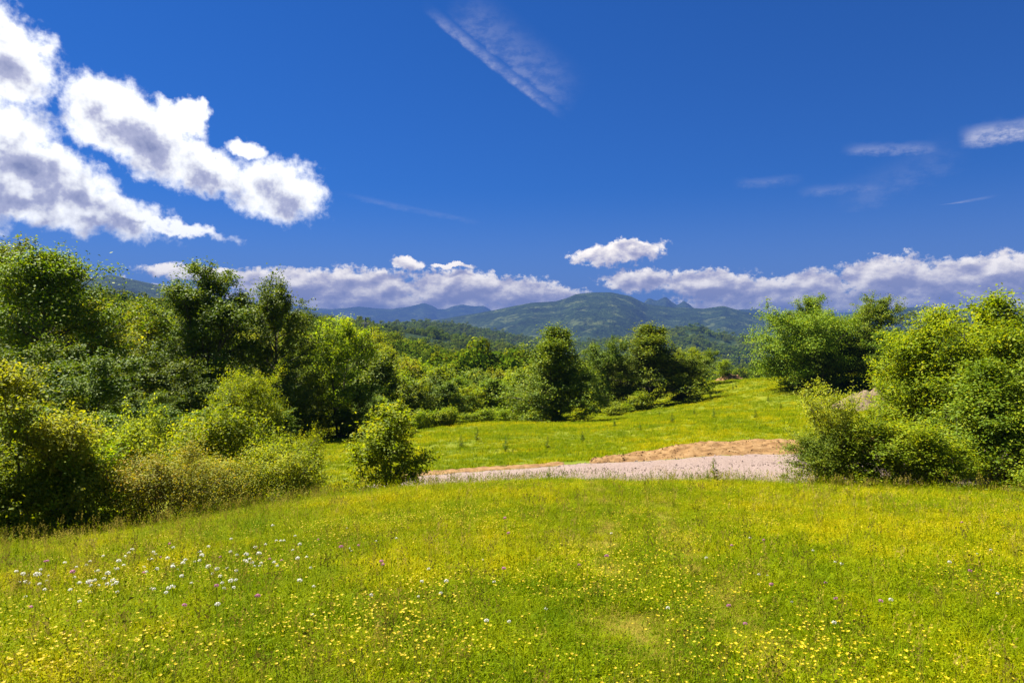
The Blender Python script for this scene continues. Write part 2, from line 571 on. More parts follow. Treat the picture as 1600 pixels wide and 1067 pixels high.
def mat_simple(name, stops, scale=6.0, rough=0.85, detail=5.0, bump=0.0, coords='pos', transl=0.0, rand=0.0):
    m, t = new_mat(name)
    geo = t.n('ShaderNodeNewGeometry')
    if coords == 'pos':
        v = geo.outputs['Position']
    else:
        v = t.n('ShaderNodeTexCoord').outputs['Object']
    nz = t.noise(v, scale, detail, 0.62)
    fac = t.smooth(nz, 0.28, 0.72)
    if rand:
        oi = t.n('ShaderNodeObjectInfo')
        fac = t.m('ADD', t.m('MULTIPLY', fac, 1 - rand), t.m('MULTIPLY', oi.outputs['Random'], rand))
    c = t.ramp(fac, stops)
    bs = t.n('ShaderNodeBsdfPrincipled')
    t.link(c, bs.inputs['Base Color'])
    bs.inputs['Roughness'].default_value = rough
    bs.inputs['Specular IOR Level'].default_value = 0.25
    if bump:
        bp = t.n('ShaderNodeBump')
        bp.inputs['Strength'].default_value = 1.0
        bp.inputs['Distance'].default_value = bump
        t.link(nz, bp.inputs['Height'])
        t.link(bp.outputs[0], bs.inputs['Normal'])
    sh = bs.outputs[0]
    if transl:
        tr = t.n('ShaderNodeBsdfTranslucent')
        t.link(c, tr.inputs[0])
        mx = t.n('ShaderNodeMixShader')
        mx.inputs[0].default_value = transl
        t.link(sh, mx.inputs[1])
        t.link(tr.outputs[0], mx.inputs[2])
        sh = mx.outputs[0]
    out_surface(t, sh)
    return m


def mat_grass(name, a, b, c, transl=0.35, scale=0.22):
    """blade colour drifts across the field in patches (world position) and from tuft to tuft"""
    m, t = new_mat(name)
    geo = t.n('ShaderNodeNewGeometry')
    oi = t.n('ShaderNodeObjectInfo')
    nz = t.noise(geo.outputs['Position'], scale, 4.0, 0.6)
    nz2 = t.noise(geo.outputs['Position'], 1.7, 3.0, 0.6)  # finer darker green clumps, painting shadow contrast into the blade colour
    f = t.m('ADD', t.m('MULTIPLY', t.smooth(nz, 0.32, 0.68), 0.42), t.m('MULTIPLY', oi.outputs['Random'], 0.28))
    f = t.m('ADD', f, t.m('MULTIPLY', t.smooth(nz2, 0.3, 0.7), 0.30))
    f = t.m('ADD', f, t.m('MULTIPLY', geo.outputs['Random Per Island'], 0.22))
    f = t.m('SUBTRACT', f, 0.06)
    col = t.ramp(f, [(0.0, a), (0.55, b), (1.0, c)])
    bs = t.n('ShaderNodeBsdfPrincipled')
    t.link(col, bs.inputs['Base Color'])
    bs.inputs['Roughness'].default_value = 0.65
    bs.inputs['Specular IOR Level'].default_value = 0.03
    tr = t.n('ShaderNodeBsdfTranslucent')
    t.link(col, tr.inputs[0])
    mx = t.n('ShaderNodeMixShader')
    mx.inputs[0].default_value = transl
    t.link(bs.outputs[0], mx.inputs[1])
    t.link(tr.outputs[0], mx.inputs[2])
    out_surface(t, mx.outputs[0])
    return m


M_BARK = mat_simple("bark", [(0, (0.035, 0.028, 0.02)), (1, (0.13, 0.105, 0.08))], 9.0, 0.9, bump=0.01)
M_LEAF = {
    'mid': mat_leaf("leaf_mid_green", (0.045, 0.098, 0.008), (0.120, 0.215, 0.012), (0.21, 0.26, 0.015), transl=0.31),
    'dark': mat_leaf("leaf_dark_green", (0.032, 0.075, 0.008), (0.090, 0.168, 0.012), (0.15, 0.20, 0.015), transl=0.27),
    'bright': mat_leaf("leaf_bright_green", (0.065, 0.130, 0.008), (0.165, 0.265, 0.012), (0.27, 0.31, 0.02), transl=0.50),
    'yellow': mat_leaf("leaf_yellow_green", (0.080, 0.135, 0.010), (0.190, 0.265, 0.018), (0.29, 0.285, 0.025), transl=0.48),
    'ochre': mat_leaf("leaf_ochre_green", (0.085, 0.125, 0.012), (0.200, 0.245, 0.022), (0.34, 0.24, 0.035), transl=0.36, nscale=1.3),
    'pale': mat_leaf("leaf_pale_green", (0.085, 0.145, 0.020), (0.215, 0.305, 0.040), (0.30, 0.34, 0.06), transl=0.50),
}
M_FOREST = mat_leaf("leaf_far_wood", (0.030, 0.070, 0.010), (0.085, 0.150, 0.014), (0.16, 0.19, 0.02), transl=0.25, nscale=0.02, spec=0.0)


def mat_meadow():
    m, t = new_mat("meadow_turf")
    pos = t.n('ShaderNodeNewGeometry').outputs['Position']
    n1 = t.noise(pos, 0.16, 4.0, 0.6)
    n2 = t.noise(pos, 3.0, 5.0, 0.65)
    n3 = t.noise(t.vm('MULTIPLY', pos, (1.0, 0.45, 1.0)), 0.6, 5.0, 0.65)
    c = t.ramp(t.m('ADD', t.m('MULTIPLY', n1, 0.6), t.m('MULTIPLY', n2, 0.4)),
               [(0.3, (0.055, 0.090, 0.001)), (0.5, (0.110, 0.130, 0.0015)), (0.7, (0.155, 0.148, 0.002))])
    c = t.mix(t.m('MULTIPLY', t.smooth(n3, 0.55, 0.75), 0.5), c, (0.17, 0.135, 0.006, 1))
    bs = t.n('ShaderNodeBsdfPrincipled')
    t.link(c, bs.inputs['Base Color'])
    bs.inputs['Roughness'].default_value = 0.9
    bs.inputs['Specular IOR Level'].default_value = 0.15
    bp = t.n('ShaderNodeBump')
    bp.inputs['Distance'].default_value = 0.12
    t.link(n2, bp.inputs['Height'])
    t.link(bp.outputs[0], bs.inputs['Normal'])
    out_surface(t, bs.outputs[0])
    return m


def mat_hills(name, far=False):
    m, t = new_mat(name)
    pos = t.n('ShaderNodeNewGeometry').outputs['Position']
    sc = 0.0035 if far else 0.010
    n1 = t.noise(pos, sc, 5.0, 0.6)
    n2 = t.noise(pos, sc * 9, 4.0, 0.65)
    n3 = t.noise(t.vm('MULTIPLY', pos, (1.0, 0.7, 2.0)), sc * 1.5, 6.0, 0.66)
    c = t.ramp(t.m('ADD', t.m('MULTIPLY', n1, 0.45), t.m('MULTIPLY', n2, 0.55)),
               [(0.38, (0.005, 0.012, 0.004)), (0.5, (0.017, 0.034, 0.008)), (0.62, (0.043, 0.066, 0.014))])
    clear = t.m('MULTIPLY', t.smooth(n3, 0.55, 0.66), 0.8)
    c = t.mix(clear, c, (0.095, 0.118, 0.034, 1))
    bs = t.n('ShaderNodeBsdfPrincipled')
    t.link(c, bs.inputs['Base Color'])
    bs.inputs['Roughness'].default_value = 0.95
    bs.inputs['Specular IOR Level'].default_value = 0.05
    bp = t.n('ShaderNodeBump')
    bp.inputs['Distance'].default_value = 45.0 if far else 10.0
    t.link(t.noise(pos, sc * 12, 4.0, 0.65), bp.inputs['Height'])
    t.link(bp.outputs[0], bs.inputs['Normal'])
    out_surface(t, bs.outputs[0])
    return m


# ------------------------------------------------------------------ ground: one polar sheet out to the horizon, cut by distance
az_f = np.arange(-48, 48.001, 0.19)
az_b = np.concatenate([np.linspace(48, 60, 14)[1:], np.linspace(60, 300, 60)[1:-1], np.linspace(300, 312, 14)[:-1]])
AZ = np.radians(np.concatenate([az_f, az_b]))
RR = [1.2]
while RR[-1] < 21000:
    r_ = RR[-1]
    RR.append(r_ * (1.022 if r_ < 300 else 1.016 if r_ < 3000 else 1.012))
RR = np.array(RR)
NA, NR = len(AZ), len(RR)
gx = RR[:, None] * np.sin(AZ)[None, :]
gy = RR[:, None] * np.cos(AZ)[None, :]
gzv = ground_z(gx.ravel(), gy.ravel()).reshape(NR, NA)
GV = np.stack([gx, gy, gzv], -1)


def ring_sheet(name, i0, i1, mat, hole=False):
    v = GV[i0:i1 + 1].reshape(-1, 3)
    n = i1 - i0
    i = np.arange(n)[:, None]
    j = np.arange(NA)[None, :]
    j2 = (j + 1) % NA
    q = np.stack([np.broadcast_to(i * NA + j, (n, NA)), np.broadcast_to(i * NA + j2, (n, NA)),
                  np.broadcast_to((i + 1) * NA + j2, (n, NA)), np.broadcast_to((i + 1) * NA + j, (n, NA))], -1).reshape(-1, 4)[:, ::-1]
    fl = [q]
    if hole:
        v = np.concatenate([v, [[0, 0, gz(0, 0)]]])
        c = len(v) - 1
        jj = np.arange(NA)
        fl.append(np.stack([np.full(NA, c), (jj + 1) % NA, jj], -1))
    me = mesh_arrays(name, v, fl)
    smooth_shade(me)
    return tag(add_obj(name, me, mat), kind='structure')


i_m = int(np.searchsorted(RR, 135))
i_h = int(np.searchsorted(RR, 4300))
ring_sheet("meadow", 0, i_m, mat_meadow(), True)
ring_sheet("hills", i_m, i_h, mat_hills("forest_hills"))
ring_sheet("mountains", i_h, NR - 1, mat_hills("far_mountains", True))

# ------------------------------------------------------------------ gravel road, soil banks
M_GRAVEL = None


def mat_gravel():
    m, t = new_mat("pale_gravel")
    pos = t.n('ShaderNodeNewGeometry').outputs['Position']
    vo = t.n('ShaderNodeTexVoronoi')
    vo.inputs['Scale'].default_value = 26.0
    t.link(pos, vo.inputs['Vector'])
    n1 = t.noise(pos, 0.7, 4.0, 0.6)
    c = t.ramp(vo.outputs['Color'], [(0.0, (0.135, 0.092, 0.072)), (0.5, (0.190, 0.134, 0.108)), (1.0, (0.245, 0.180, 0.150))])
    c = t.mix(t.m('MULTIPLY', t.smooth(n1, 0.5, 0.75), 0.45), c, (0.170, 0.110, 0.070, 1))
    bs = t.n('ShaderNodeBsdfPrincipled')
    t.link(c, bs.inputs['Base Color'])
    bs.inputs['Roughness'].default_value = 0.9
    bp = t.n('ShaderNodeBump')
    bp.inputs['Distance'].default_value = 0.03
    t.link(vo.outputs['Distance'], bp.inputs['Height'])
    t.link(bp.outputs[0], bs.inputs['Normal'])
    out_surface(t, bs.outputs[0])
    return m


M_GRAVEL = mat_gravel()
M_SOIL = mat_simple("ochre_soil", [(0, (0.105, 0.052, 0.016)), (0.5, (0.175, 0.098, 0.034)), (1, (0.225, 0.138, 0.058))], 2.6, 0.95, 7.0, bump=0.10)

road_near = np.array([(-6.6, 27.4), (-6.1, 26.2), (-5.2, 25.4), (-4.2, 25.1), (-2.2, 24.9), (2.4, 24.6), (7.2, 24.0), (10.3, 23.6), (16, 24.2), (26, 26.5), (40, 30)])
road_far = np.array([(-6.7, 28.0), (-6.2, 29.2), (-5.4, 29.9), (-4.4, 30.3), (-2.6, 30.7), (3.0, 31.5), (9.0, 32.0), (13.4, 32.4), (20, 33.0), (30, 34.5), (44, 38)])


def resample(p, n):
    s = np.linspace(0, 1, len(p))
    q = np.linspace(0, 1, n)
    # smooth with a Catmull-Rom like cubic through linear interpolation of dense averages
    x = np.interp(q, s, p[:, 0])
    y = np.interp(q, s, p[:, 1])
    k = np.ones(9) / 9
    x2 = np.convolve(np.pad(x, 4, 'edge'), k, 'valid')
    y2 = np.convolve(np.pad(y, 4, 'edge'), k, 'valid')
    return np.stack([x2, y2], -1)


def strip(name, a, b, n, mcols, hfun, mat):
    A, B = resample(a, n), resample(b, n)
    u = np.linspace(0, 1, mcols)
    X = A[:, None, 0] * (1 - u) + B[:, None, 0] * u
    Y = A[:, None, 1] * (1 - u) + B[:, None, 1] * u
    edge_n = fbm(X / 1.3, Y / 1.3, 3, 41)
    Y = Y + 0.35 * edge_n * (2 * np.abs(u - 0.5)) ** 3
    Z = ground_z(X.ravel(), Y.ravel()).reshape(X.shape) + hfun(np.linspace(0, 1, n)[:, None], u[None, :], X, Y)
    i = np.arange(n - 1)[:, None]
    j = np.arange(mcols - 1)[None, :]
    q = np.stack([i * mcols + j, i * mcols + j + 1, (i + 1) * mcols + j + 1, (i + 1) * mcols + j], -1).reshape(-1, 4)[:, ::-1]
    me = mesh_arrays(name, np.stack([X, Y, Z], -1).reshape(-1, 3), [q])
    smooth_shade(me)
    return add_obj(name, me, mat)


tag(strip("gravel_road", road_near, road_far, 300, 30,
          lambda s, u, X, Y: 0.10 * np.clip(1 - np.abs(2 * u - 1) ** 6, 0, 1) - 0.05 + 0.02 * fbm(X / .5, Y / .5, 3, 8)
          - 0.03 * (np.exp(-((u - .32) / .07) ** 2) + np.exp(-((u - .68) / .07) ** 2)), M_GRAVEL), kind='structure')


def bank_h(amp, seed, lump):
    return lambda s, u, X, Y: (amp * np.sin(np.pi * u) ** 0.8 * np.clip(np.sin(np.pi * np.clip(s, 0, 1)) ** 0.35, 0, 1)
                               * (0.75 + 0.9 * fbm(X / (lump * 1.6), Y / lump, 5, seed)) + 0.10 * fbm(X / .6, Y / .30, 4, seed + 3) * np.sin(np.pi * u)
                               - 0.06 * (2 * np.abs(u - .5)) ** 4 - 0.08 * (np.abs(2 * s - 1) > .97))


bk = strip("soil_bank", np.array([(3.3, 31.1), (6, 31.2), (9, 31.4), (13.4, 31.7), (19, 32.3), (24, 32.9)]),
           np.array([(3.7, 32.4), (6.3, 34.4), (9.5, 35.6), (13.8, 36.4), (19, 37.0), (25, 37.5)]), 220, 34, bank_h(0.32, 51, 1.7), M_SOIL)
bk_main = bk
tag(bk, "heaped ochre soil bank along the far edge of the gravel road", "soil bank")
bk = strip("soil_bank", np.array([(-5.0, 29.8), (-3, 30.2), (0, 30.7), (2.6, 31.0)]), np.array([(-5.0, 30.9), (-3, 31.4), (0, 32.1), (2.7, 31.9)]),
           70, 10, bank_h(0.12, 57, 0.8), M_SOIL)
tag(bk, "low thin line of bare brown soil between the gravel road and the meadow", "soil bank")
bk = strip("soil_bank", np.array([(7.6, 23.0), (9.5, 22.7), (12.5, 23.0), (15, 23.3)]), np.array([(7.8, 24.1), (9.5, 24.2), (12.6, 24.4), (15, 24.6)]),
           60, 12, bank_h(0.16, 61, 0.8), M_SOIL)
tag(bk, "flat orange soil edge below the gravel road next to the loose shrub", "soil bank")


def mound(x, y, w, dpt, h, seed, label, mat):
    n = 40
    u = np.linspace(-1, 1, n)
    U, V = np.meshgrid(u, u)
    rr = np.hypot(U, V)
    X = x + U * w / 2
    Y = y + V * dpt / 2
    Z = ground_z(X.ravel(), Y.ravel()).reshape(X.shape) + h * np.clip(1 - rr ** 1.6, -.3, 1) * (0.9 + 0.7 * fbm(X / 1.1, Y / 1.1, 4, seed)) - 0.05
    i = np.arange(n - 1)[:, None]
    j = np.arange(n - 1)[None, :]
    q = np.stack([i * n + j, i * n + j + 1, (i + 1) * n + j + 1, (i + 1) * n + j], -1).reshape(-1, 4)
    me = mesh_arrays("soil_mound", np.stack([X, Y, Z], -1).reshape(-1, 3), [q])
    smooth_shade(me)
    return tag(add_obj("soil_mound", me, mat), label, "soil mound")


M_SOIL2 = mat_simple("pale_soil", [(0, (0.09, 0.06, 0.035)), (1, (0.17, 0.125, 0.078))], 1.6, 0.95, 6.0, bump=0.08)
mound((1362 - CX) / F * 64, 64, 8.0, 6.0, 1.7, 71, "pale sandy soil mound in front of the dense dark tree clump", M_SOIL2)
mound((1140 - CX) / F * 118, 118, 5.5, 5.0, 1.1, 73, "small reddish soil mound at the far end of the meadow", M_SOIL)

# ------------------------------------------------------------------ tree generator
GA = 2.399963


def tube(pts, rad, sides):
    pts = np.asarray(pts, float)
    n = len(pts)
    tan = np.gradient(pts, axis=0)
    tan /= np.linalg.norm(tan, axis=1, keepdims=True) + 1e-9
    ref = np.where(np.abs(tan[:, 2:3]) > 0.9, np.array([[1.0, 0, 0]]), np.array([[0, 0, 1.0]]))
    a = np.cross(tan, ref)
    a /= np.linalg.norm(a, axis=1, keepdims=True) + 1e-9
    b = np.cross(tan, a)
    th = np.arange(sides) / sides * 2 * np.pi
    v = pts[:, None, :] + np.asarray(rad)[:, None, None] * (a[:, None, :] * np.cos(th)[None, :, None] + b[:, None, :] * np.sin(th)[None, :, None])
    v = v.reshape(-1, 3)
    i = np.arange(n - 1)[:, None]
    j = np.arange(sides)[None, :]
    j2 = (j + 1) % sides
    q = np.stack([i * sides + j, i * sides + j2, (i + 1) * sides + j2, (i + 1) * sides + j], -1).reshape(-1, 4)
    return v, q


def prof(shape, t):
    t = min(max(t, 0.0), 1.0)
    if shape == 'ovoid':
        return max(0.12, math.sin(math.pi * (0.14 + 0.84 * t) ** 0.8))
    if shape == 'round':
        return max(0.15, math.sqrt(max(0.0, 1 - (2 * t - 0.92) ** 2 / 1.2)))
    if shape == 'shrub':
        return 0.72 + 0.35 * math.sin(math.pi * t * 0.9) - 0.75 * t ** 2.2
    if shape == 'vase':
        return 0.35 + 0.75 * math.sin(math.pi * (0.1 + 0.8 * t))
    if shape == 'lobed':
        return float(np.interp(t, [0, .35, .55, .72, .9, 1], [1.1, 1.08, .72, .46, .32, .16]))
    if shape == 'tall':
        return max(0.1, 0.95 - 0.82 * t ** 1.5) * (0.8 + 0.2 * min(1, t * 4))
    return 1.0


def tree_geo(seed, H, Wd, cb=0.2, stems=1, limbs=26, subs=6, nleaf=16000, leaf=0.2, shape='ovoid', rise=0.55, clump=0.075, trunk=0.016, tipsonly=False, leader=True, shoots=60):
    rng = np.random.default_rng(seed)
    wv, wq, base = [], [], 0
    tips, tw, td = [], [], []

    def addtube(p, r, s):
        nonlocal base
        v, q = tube(p, r, s)
        wv.append(v)
        wq.append(q + base)
        base += len(v)

    per = max(4, limbs // stems)
    for s in range(stems):
        a = rng.uniform(0, 2 * np.pi) + s * 2 * np.pi / stems
        ca = np.array([math.cos(a), math.sin(a), 0])
        if stems > 1:
            b0 = ca * rng.uniform(.01, .07) * Wd
            hs = H * (1.0 if s == 0 else rng.uniform(.6, .97))
            t0 = ca * Wd * rng.uniform(.08, .30)
        else:
            b0 = np.zeros(3)
            hs = H
            t0 = ca * Wd * rng.uniform(0, .05)
        nn = 10
        tt = np.linspace(0, 1, nn)
        path = b0 + (t0 - b0) * (tt ** 1.4)[:, None]
        path[:, 2] = tt * hs * 0.88 - 0.15
        wig = rng.normal(0, 1, (nn, 2)).cumsum(0) * Wd * 0.008
        path[:, :2] += wig - wig[0]
        r0 = H * trunk / math.sqrt(stems)
        rad = r0 * (1 - tt) ** 0.9 + r0 * 0.10
        rad[0] *= 1.35
        addtube(path, rad, 8)
        for l in range(per):
            t = cb + (0.99 - cb) * ((l + rng.uniform(0, .9)) / per) ** 0.9
            k = t * (nn - 1)
            i0 = min(int(k), nn - 2)
            p0 = path[i0] + (path[i0 + 1] - path[i0]) * (k - i0)
            rt = np.interp(t, tt, rad)
            azm = GA * l + rng.uniform(-.5, .5) + s
            tn = (t - cb) / (1 - cb)
            L = Wd / 2 * prof(shape, tn) * rng.uniform(.62, 1.22) * (0.8 if stems > 1 else 1)
            e = rise * (0.35 + 1.0 * tn) + rng.uniform(-.2, .25)
            d = np.array([math.cos(azm) * math.cos(e), math.sin(azm) * math.cos(e), math.sin(e)])
            np_ = 5
            uu = np.linspace(0, 1, np_)
            lp = p0 + d[None, :] * (uu * L)[:, None]
            lp[:, 2] += (uu ** 2) * L * rng.uniform(-.12, .22)
            lp[1:] += rng.normal(0, .03 * L, (np_ - 1, 3))
            addtube(lp, np.maximum(rt * 0.5 * (1 - uu) + 0.004 * H * .3, 0.004), 5)
            for sb in range(subs):
                u = rng.uniform(.3, 1.0)
                kk = u * (np_ - 1)
                i1 = min(int(kk), np_ - 2)
                q0 = lp[i1] + (lp[i1 + 1] - lp[i1]) * (kk - i1)
                dv = d * 0.7 + rng.normal(0, .55, 3) * np.array([1, 1, .6]) + np.array([0, 0, .15])
                dv /= np.linalg.norm(dv)
                sl = L * rng.uniform(.22, .48)
                q1 = q0 + dv * sl
                addtube(np.array([q0, (q0 + q1) / 2 + rng.normal(0, .03 * sl, 3), q1]), [0.0022 * H * .5 + .003, 0.0016 * H * .5 + .002, .002], 3)
                for f in ((.95,) if tipsonly else (.45, .95)):
                    tips.append(q0 + dv * sl * f)
                    tw.append(rng.uniform(.15, 1.0) ** 1.5 * 1.6)
                    td.append(dv)
        # long leafy shoots that break the outline
        for q_ in range(shoots // stems):
            k_ = rng.integers(0, len(tips))
            p_ = tips[k_]
            up_ = np.array([rng.normal(0, .35), rng.normal(0, .35), 1.0]) + td[k_] * .7
            up_ /= np.linalg.norm(up_)
            L_ = Wd * rng.uniform(.05, .11)
            addtube(np.array([p_, p_ + up_ * L_ * .5, p_ + up_ * L_]), [.0012 * H + .002, .001 * H + .0015, .002], 3)
            for f in (.3, .6, .85, 1.0):
                tips.append(p_ + up_ * L_ * f)
                tw.append(-.16)
                td.append(up_)
        if leader:
            for f in rng.uniform(.80, 1.02, 16):
                tips.append(path[-1] * f + (1 - f) * path[0] + rng.normal(0, .035 * Wd, 3))
                tw.append(.6)
                td.append(np.array([0, 0, 1.0]))
    tips = np.array(tips)
    td = np.array(td)
    tw = np.array(tw)
    thin = tw < 0
    tw = np.abs(tw)
    tw /= tw.sum()
    # leaves in flattened sprays round the twigs
    idx = rng.choice(len(tips), nleaf, p=tw)
    sig = (Wd * clump * rng.uniform(.5, 1.3, len(tips)) * np.where(thin, .42, 1.0))[idx]
    off = rng.normal(0, 1, (nleaf, 3))
    off[:, 2] *= 0.55
    off += td[idx] * rng.normal(0.2, .9, (nleaf, 1))
    c = tips[idx] + off * sig[:, None]
    # stay off the ground and inside the stated height
    c[:, 2] = np.where(c[:, 2] < 0.08, rng.uniform(0.05, 0.6, nleaf), c[:, 2])
    kz = H / np.quantile(c[:, 2], .985)
    c[:, 2] *= kz
    for v_ in wv:
        v_[:, 2] *= kz
    outw = c.copy()
    outw[:, 2] = (c[:, 2] - H * .45)
    outw /= np.linalg.norm(outw, axis=1, keepdims=True) + 1e-6
    nrm = rng.normal(0, .75, (nleaf, 3)) + outw * .55 + np.array([0, 0, .75])
    nrm /= np.linalg.norm(nrm, axis=1, keepdims=True)
    ax = np.cross(nrm, rng.normal(0, 1, (nleaf, 3)))
    ax /= np.linalg.norm(ax, axis=1, keepdims=True) + 1e-9
    sd = np.cross(nrm, ax)
    ls = leaf * rng.uniform(.65, 1.3, nleaf)[:, None]
    v = np.empty((nleaf, 4, 3))
    v[:, 0] = c - ax * ls * .5
    v[:, 1] = c + sd * ls * .30 + nrm * ls * .10 - ax * ls * .06
    v[:, 2] = c + ax * ls * .5 - nrm * ls * .06
    v[:, 3] = c - sd * ls * .30 + nrm * ls * .10 - ax * ls * .06
    i = np.arange(nleaf) * 4
    tris = np.concatenate([np.stack([i, i + 1, i + 2], -1), np.stack([i, i + 2, i + 3], -1)])
    wood = (np.concatenate(wv), np.concatenate(wq))
    return wood, (v.reshape(-1, 3), tris)


PROTO = {}


def proto(key, leafmat, **kw):
    (wv, wq), (lv, lt) = tree_geo(**kw)
    w = mesh_arrays(key + "_wood", wv, [wq])
    smooth_shade(w)
    w.materials.append(M_BARK)
    c = mesh_arrays(key + "_leaves", lv, [lt])
    c.materials.append(M_LEAF[leafmat])
    PROTO[key] = (w, c, float(np.quantile(lv[:, 2], .988)), float(2 * np.quantile(np.hypot(lv[:, 0], lv[:, 1]), .96)))


# trees at 45 to 120 m: clusters of leaves 0.2 m; shrubs at 15 to 30 m: single leaves 0.08 m
proto('beech', 'mid', seed=1, H=13, Wd=10, cb=.12, limbs=60, subs=8, nleaf=46000, leaf=.20, shape='ovoid', rise=.55, clump=0.0369)
proto('darktall', 'dark', seed=2, H=14, Wd=8.6, cb=.05, stems=3, limbs=78, subs=7, nleaf=46000, leaf=.20, shape='round', rise=.7, clump=0.0377)
proto('open', 'dark', seed=3, H=13, Wd=7.5, cb=.12, limbs=44, subs=7, nleaf=30000, leaf=.20, shape='vase', rise=.75, clump=0.0410)
proto('airy', 'bright', seed=4, H=9, Wd=6, cb=.2, limbs=40, subs=6, nleaf=17000, leaf=.16, shape='round', rise=.9, clump=0.0451, stems=2)
proto('round', 'mid', seed=5, H=9, Wd=11, cb=.06, limbs=60, subs=8, nleaf=46000, leaf=.20, shape='round', rise=.45, clump=0.0369, stems=3)
proto('poplar', 'mid', seed=6, H=11, Wd=8, cb=.03, stems=3, limbs=66, subs=7, nleaf=36000, leaf=.19, shape='lobed', rise=.6, clump=0.0410)
proto('crown', 'dark', seed=7, H=8, Wd=7, cb=.03, limbs=34, subs=6, nleaf=20000, leaf=.19, shape='round', rise=.5, clump=.041, stems=2)
proto('yellowtree', 'yellow', seed=8, H=10, Wd=7, cb=.15, limbs=36, subs=6, nleaf=20000, leaf=.19, shape='ovoid', rise=.6, clump=.041)
proto('hazel', 'yellow', seed=11, H=4.3, Wd=3.4, cb=.18, stems=3, limbs=48, subs=7, nleaf=20000, leaf=.085, shape='shrub', rise=.75, clump=0.0492)
proto('bushgreen', 'bright', seed=12, H=3.2, Wd=3.8, cb=.05, stems=5, limbs=60, subs=7, nleaf=24000, leaf=.085, shape='shrub', rise=.6, clump=0.0451)
proto('bushdark', 'mid', seed=13, H=3.0, Wd=3.6, cb=.05, stems=5, limbs=55, subs=7, nleaf=22000, leaf=.085, shape='shrub', rise=.55, clump=0.0451)
proto('thorn', 'ochre', seed=14, H=2.5, Wd=3.4, cb=.05, stems=7, limbs=70, subs=7, nleaf=22000, leaf=.055, shape='shrub', rise=.8, clump=0.0492)
proto('thorngreen', 'yellow', seed=15, H=2.4, Wd=3.6, cb=.04, stems=7, limbs=70, subs=7, nleaf=22000, leaf=.06, shape='shrub', rise=.8, clump=0.0492)
proto('lone', 'bright', seed=16, H=3.1, Wd=2.9, cb=.10, stems=3, limbs=48, subs=7, nleaf=15000, leaf=.10, shape='shrub', rise=.7, clump=0.0451)
proto('loose', 'pale', seed=17, H=3.3, Wd=3.0, cb=.10, stems=7, limbs=56, subs=6, nleaf=12000, leaf=.075, shape='vase', rise=.9, clump=0.0451)
proto('tallbush', 'bright', seed=18, H=6.3, Wd=5.5, cb=.05, stems=4, limbs=70, subs=8, nleaf=40000, leaf=.11, shape='shrub', rise=.6, clump=0.0369)
proto('tallbush2', 'mid', seed=19, H=6.0, Wd=5.0, cb=.05, stems=3, limbs=60, subs=8, nleaf=34000, leaf=.11, shape='ovoid', rise=.55, clump=0.0394)


proto('smalltree', 'mid', seed=21, H=6, Wd=6, cb=.04, stems=3, limbs=40, subs=6, nleaf=11000, leaf=.24, shape='round', rise=.5, clump=.05)
proto('smalltree2', 'mid', seed=22, H=6.5, Wd=5.5, cb=.04, stems=2, limbs=40, subs=6, nleaf=11000, leaf=.24, shape='ovoid', rise=.6, clump=.05)
proto('herbclump', 'bright', seed=23, H=2, Wd=3, cb=.03, stems=5, limbs=40, subs=5, nleaf=2600, leaf=.17, shape='shrub', rise=.6, clump=.06)


def plant(key, x, d, ytop, wpx, name, label, cat='tree', group=None, leaf=None, rot=None, seed=0):
    w, c, H0, W0 = PROTO[key]
    rng = np.random.default_rng(int(x * 7 + d * 13 + seed) & 0xffff)
    X, Y = (x - CX) / F * d, d
    z = gz(X, Y)
    h = (HY - ytop) / F * d - z
    wd = wpx / F * d
    if cat == 'tree':
        wd = min(wd, 1.3 * h)
    root = bpy.data.objects.new(name, None)
    COL.objects.link(root)
    root.empty_display_size = 0.3
    root.location = (X, Y, z)
    root.rotation_euler = (0, 0, rng.uniform(0, 6.28) if rot is None else rot)
    sx = wd / W0
    root.scale = (sx, sx, h / H0)
    tag(root, label, cat, group)
    tr = bpy.data.objects.new("trunk", w)
    cr = bpy.data.objects.new("crown", c)
    for o in (tr, cr):
        COL.objects.link(o)
        o.parent = root
    if leaf:
        cr.material_slots[0].link = 'OBJECT'
        cr.material_slots[0].material = M_LEAF[leaf]
    return root


# --- tall trees on the left
plant('beech', 58, 45, 398, 250, 'broadleaf_tree', "tallest broad green tree, its spreading top against the big cloud")
plant('darktall', -28, 58, 388, 170, 'broadleaf_tree', "dark treetop showing behind the tallest broad green tree", leaf='mid')
plant('yellowtree', 165, 50, 474, 140, 'broadleaf_tree', "yellow-green tree between the tallest broad tree and the dark tall tree")
plant('beech', 232, 68, 488, 120, 'broadleaf_tree', "rounded mid-green tree filling the gap beside the yellow-green tree", leaf='bright')
plant('darktall', 318, 52, 418, 168, 'broadleaf_tree', "tall dark green tree with several pointed tops")
plant('open', 428, 54, 444, 140, 'broadleaf_tree', "tall dark tree with an open see-through crown and a flat top")
plant('airy', 530, 58, 500, 120, 'broadleaf_tree', "airy light green tree with visible ascending limbs")
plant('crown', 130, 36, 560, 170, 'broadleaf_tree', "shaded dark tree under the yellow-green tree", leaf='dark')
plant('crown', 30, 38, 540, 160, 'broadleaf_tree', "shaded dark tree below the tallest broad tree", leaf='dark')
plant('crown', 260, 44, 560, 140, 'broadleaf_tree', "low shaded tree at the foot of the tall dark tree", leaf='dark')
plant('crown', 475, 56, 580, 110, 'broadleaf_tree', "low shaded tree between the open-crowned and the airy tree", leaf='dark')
plant('crown', 555, 60, 600, 90, 'broadleaf_tree', "dark low tree in the shade under the airy light tree", leaf='dark')
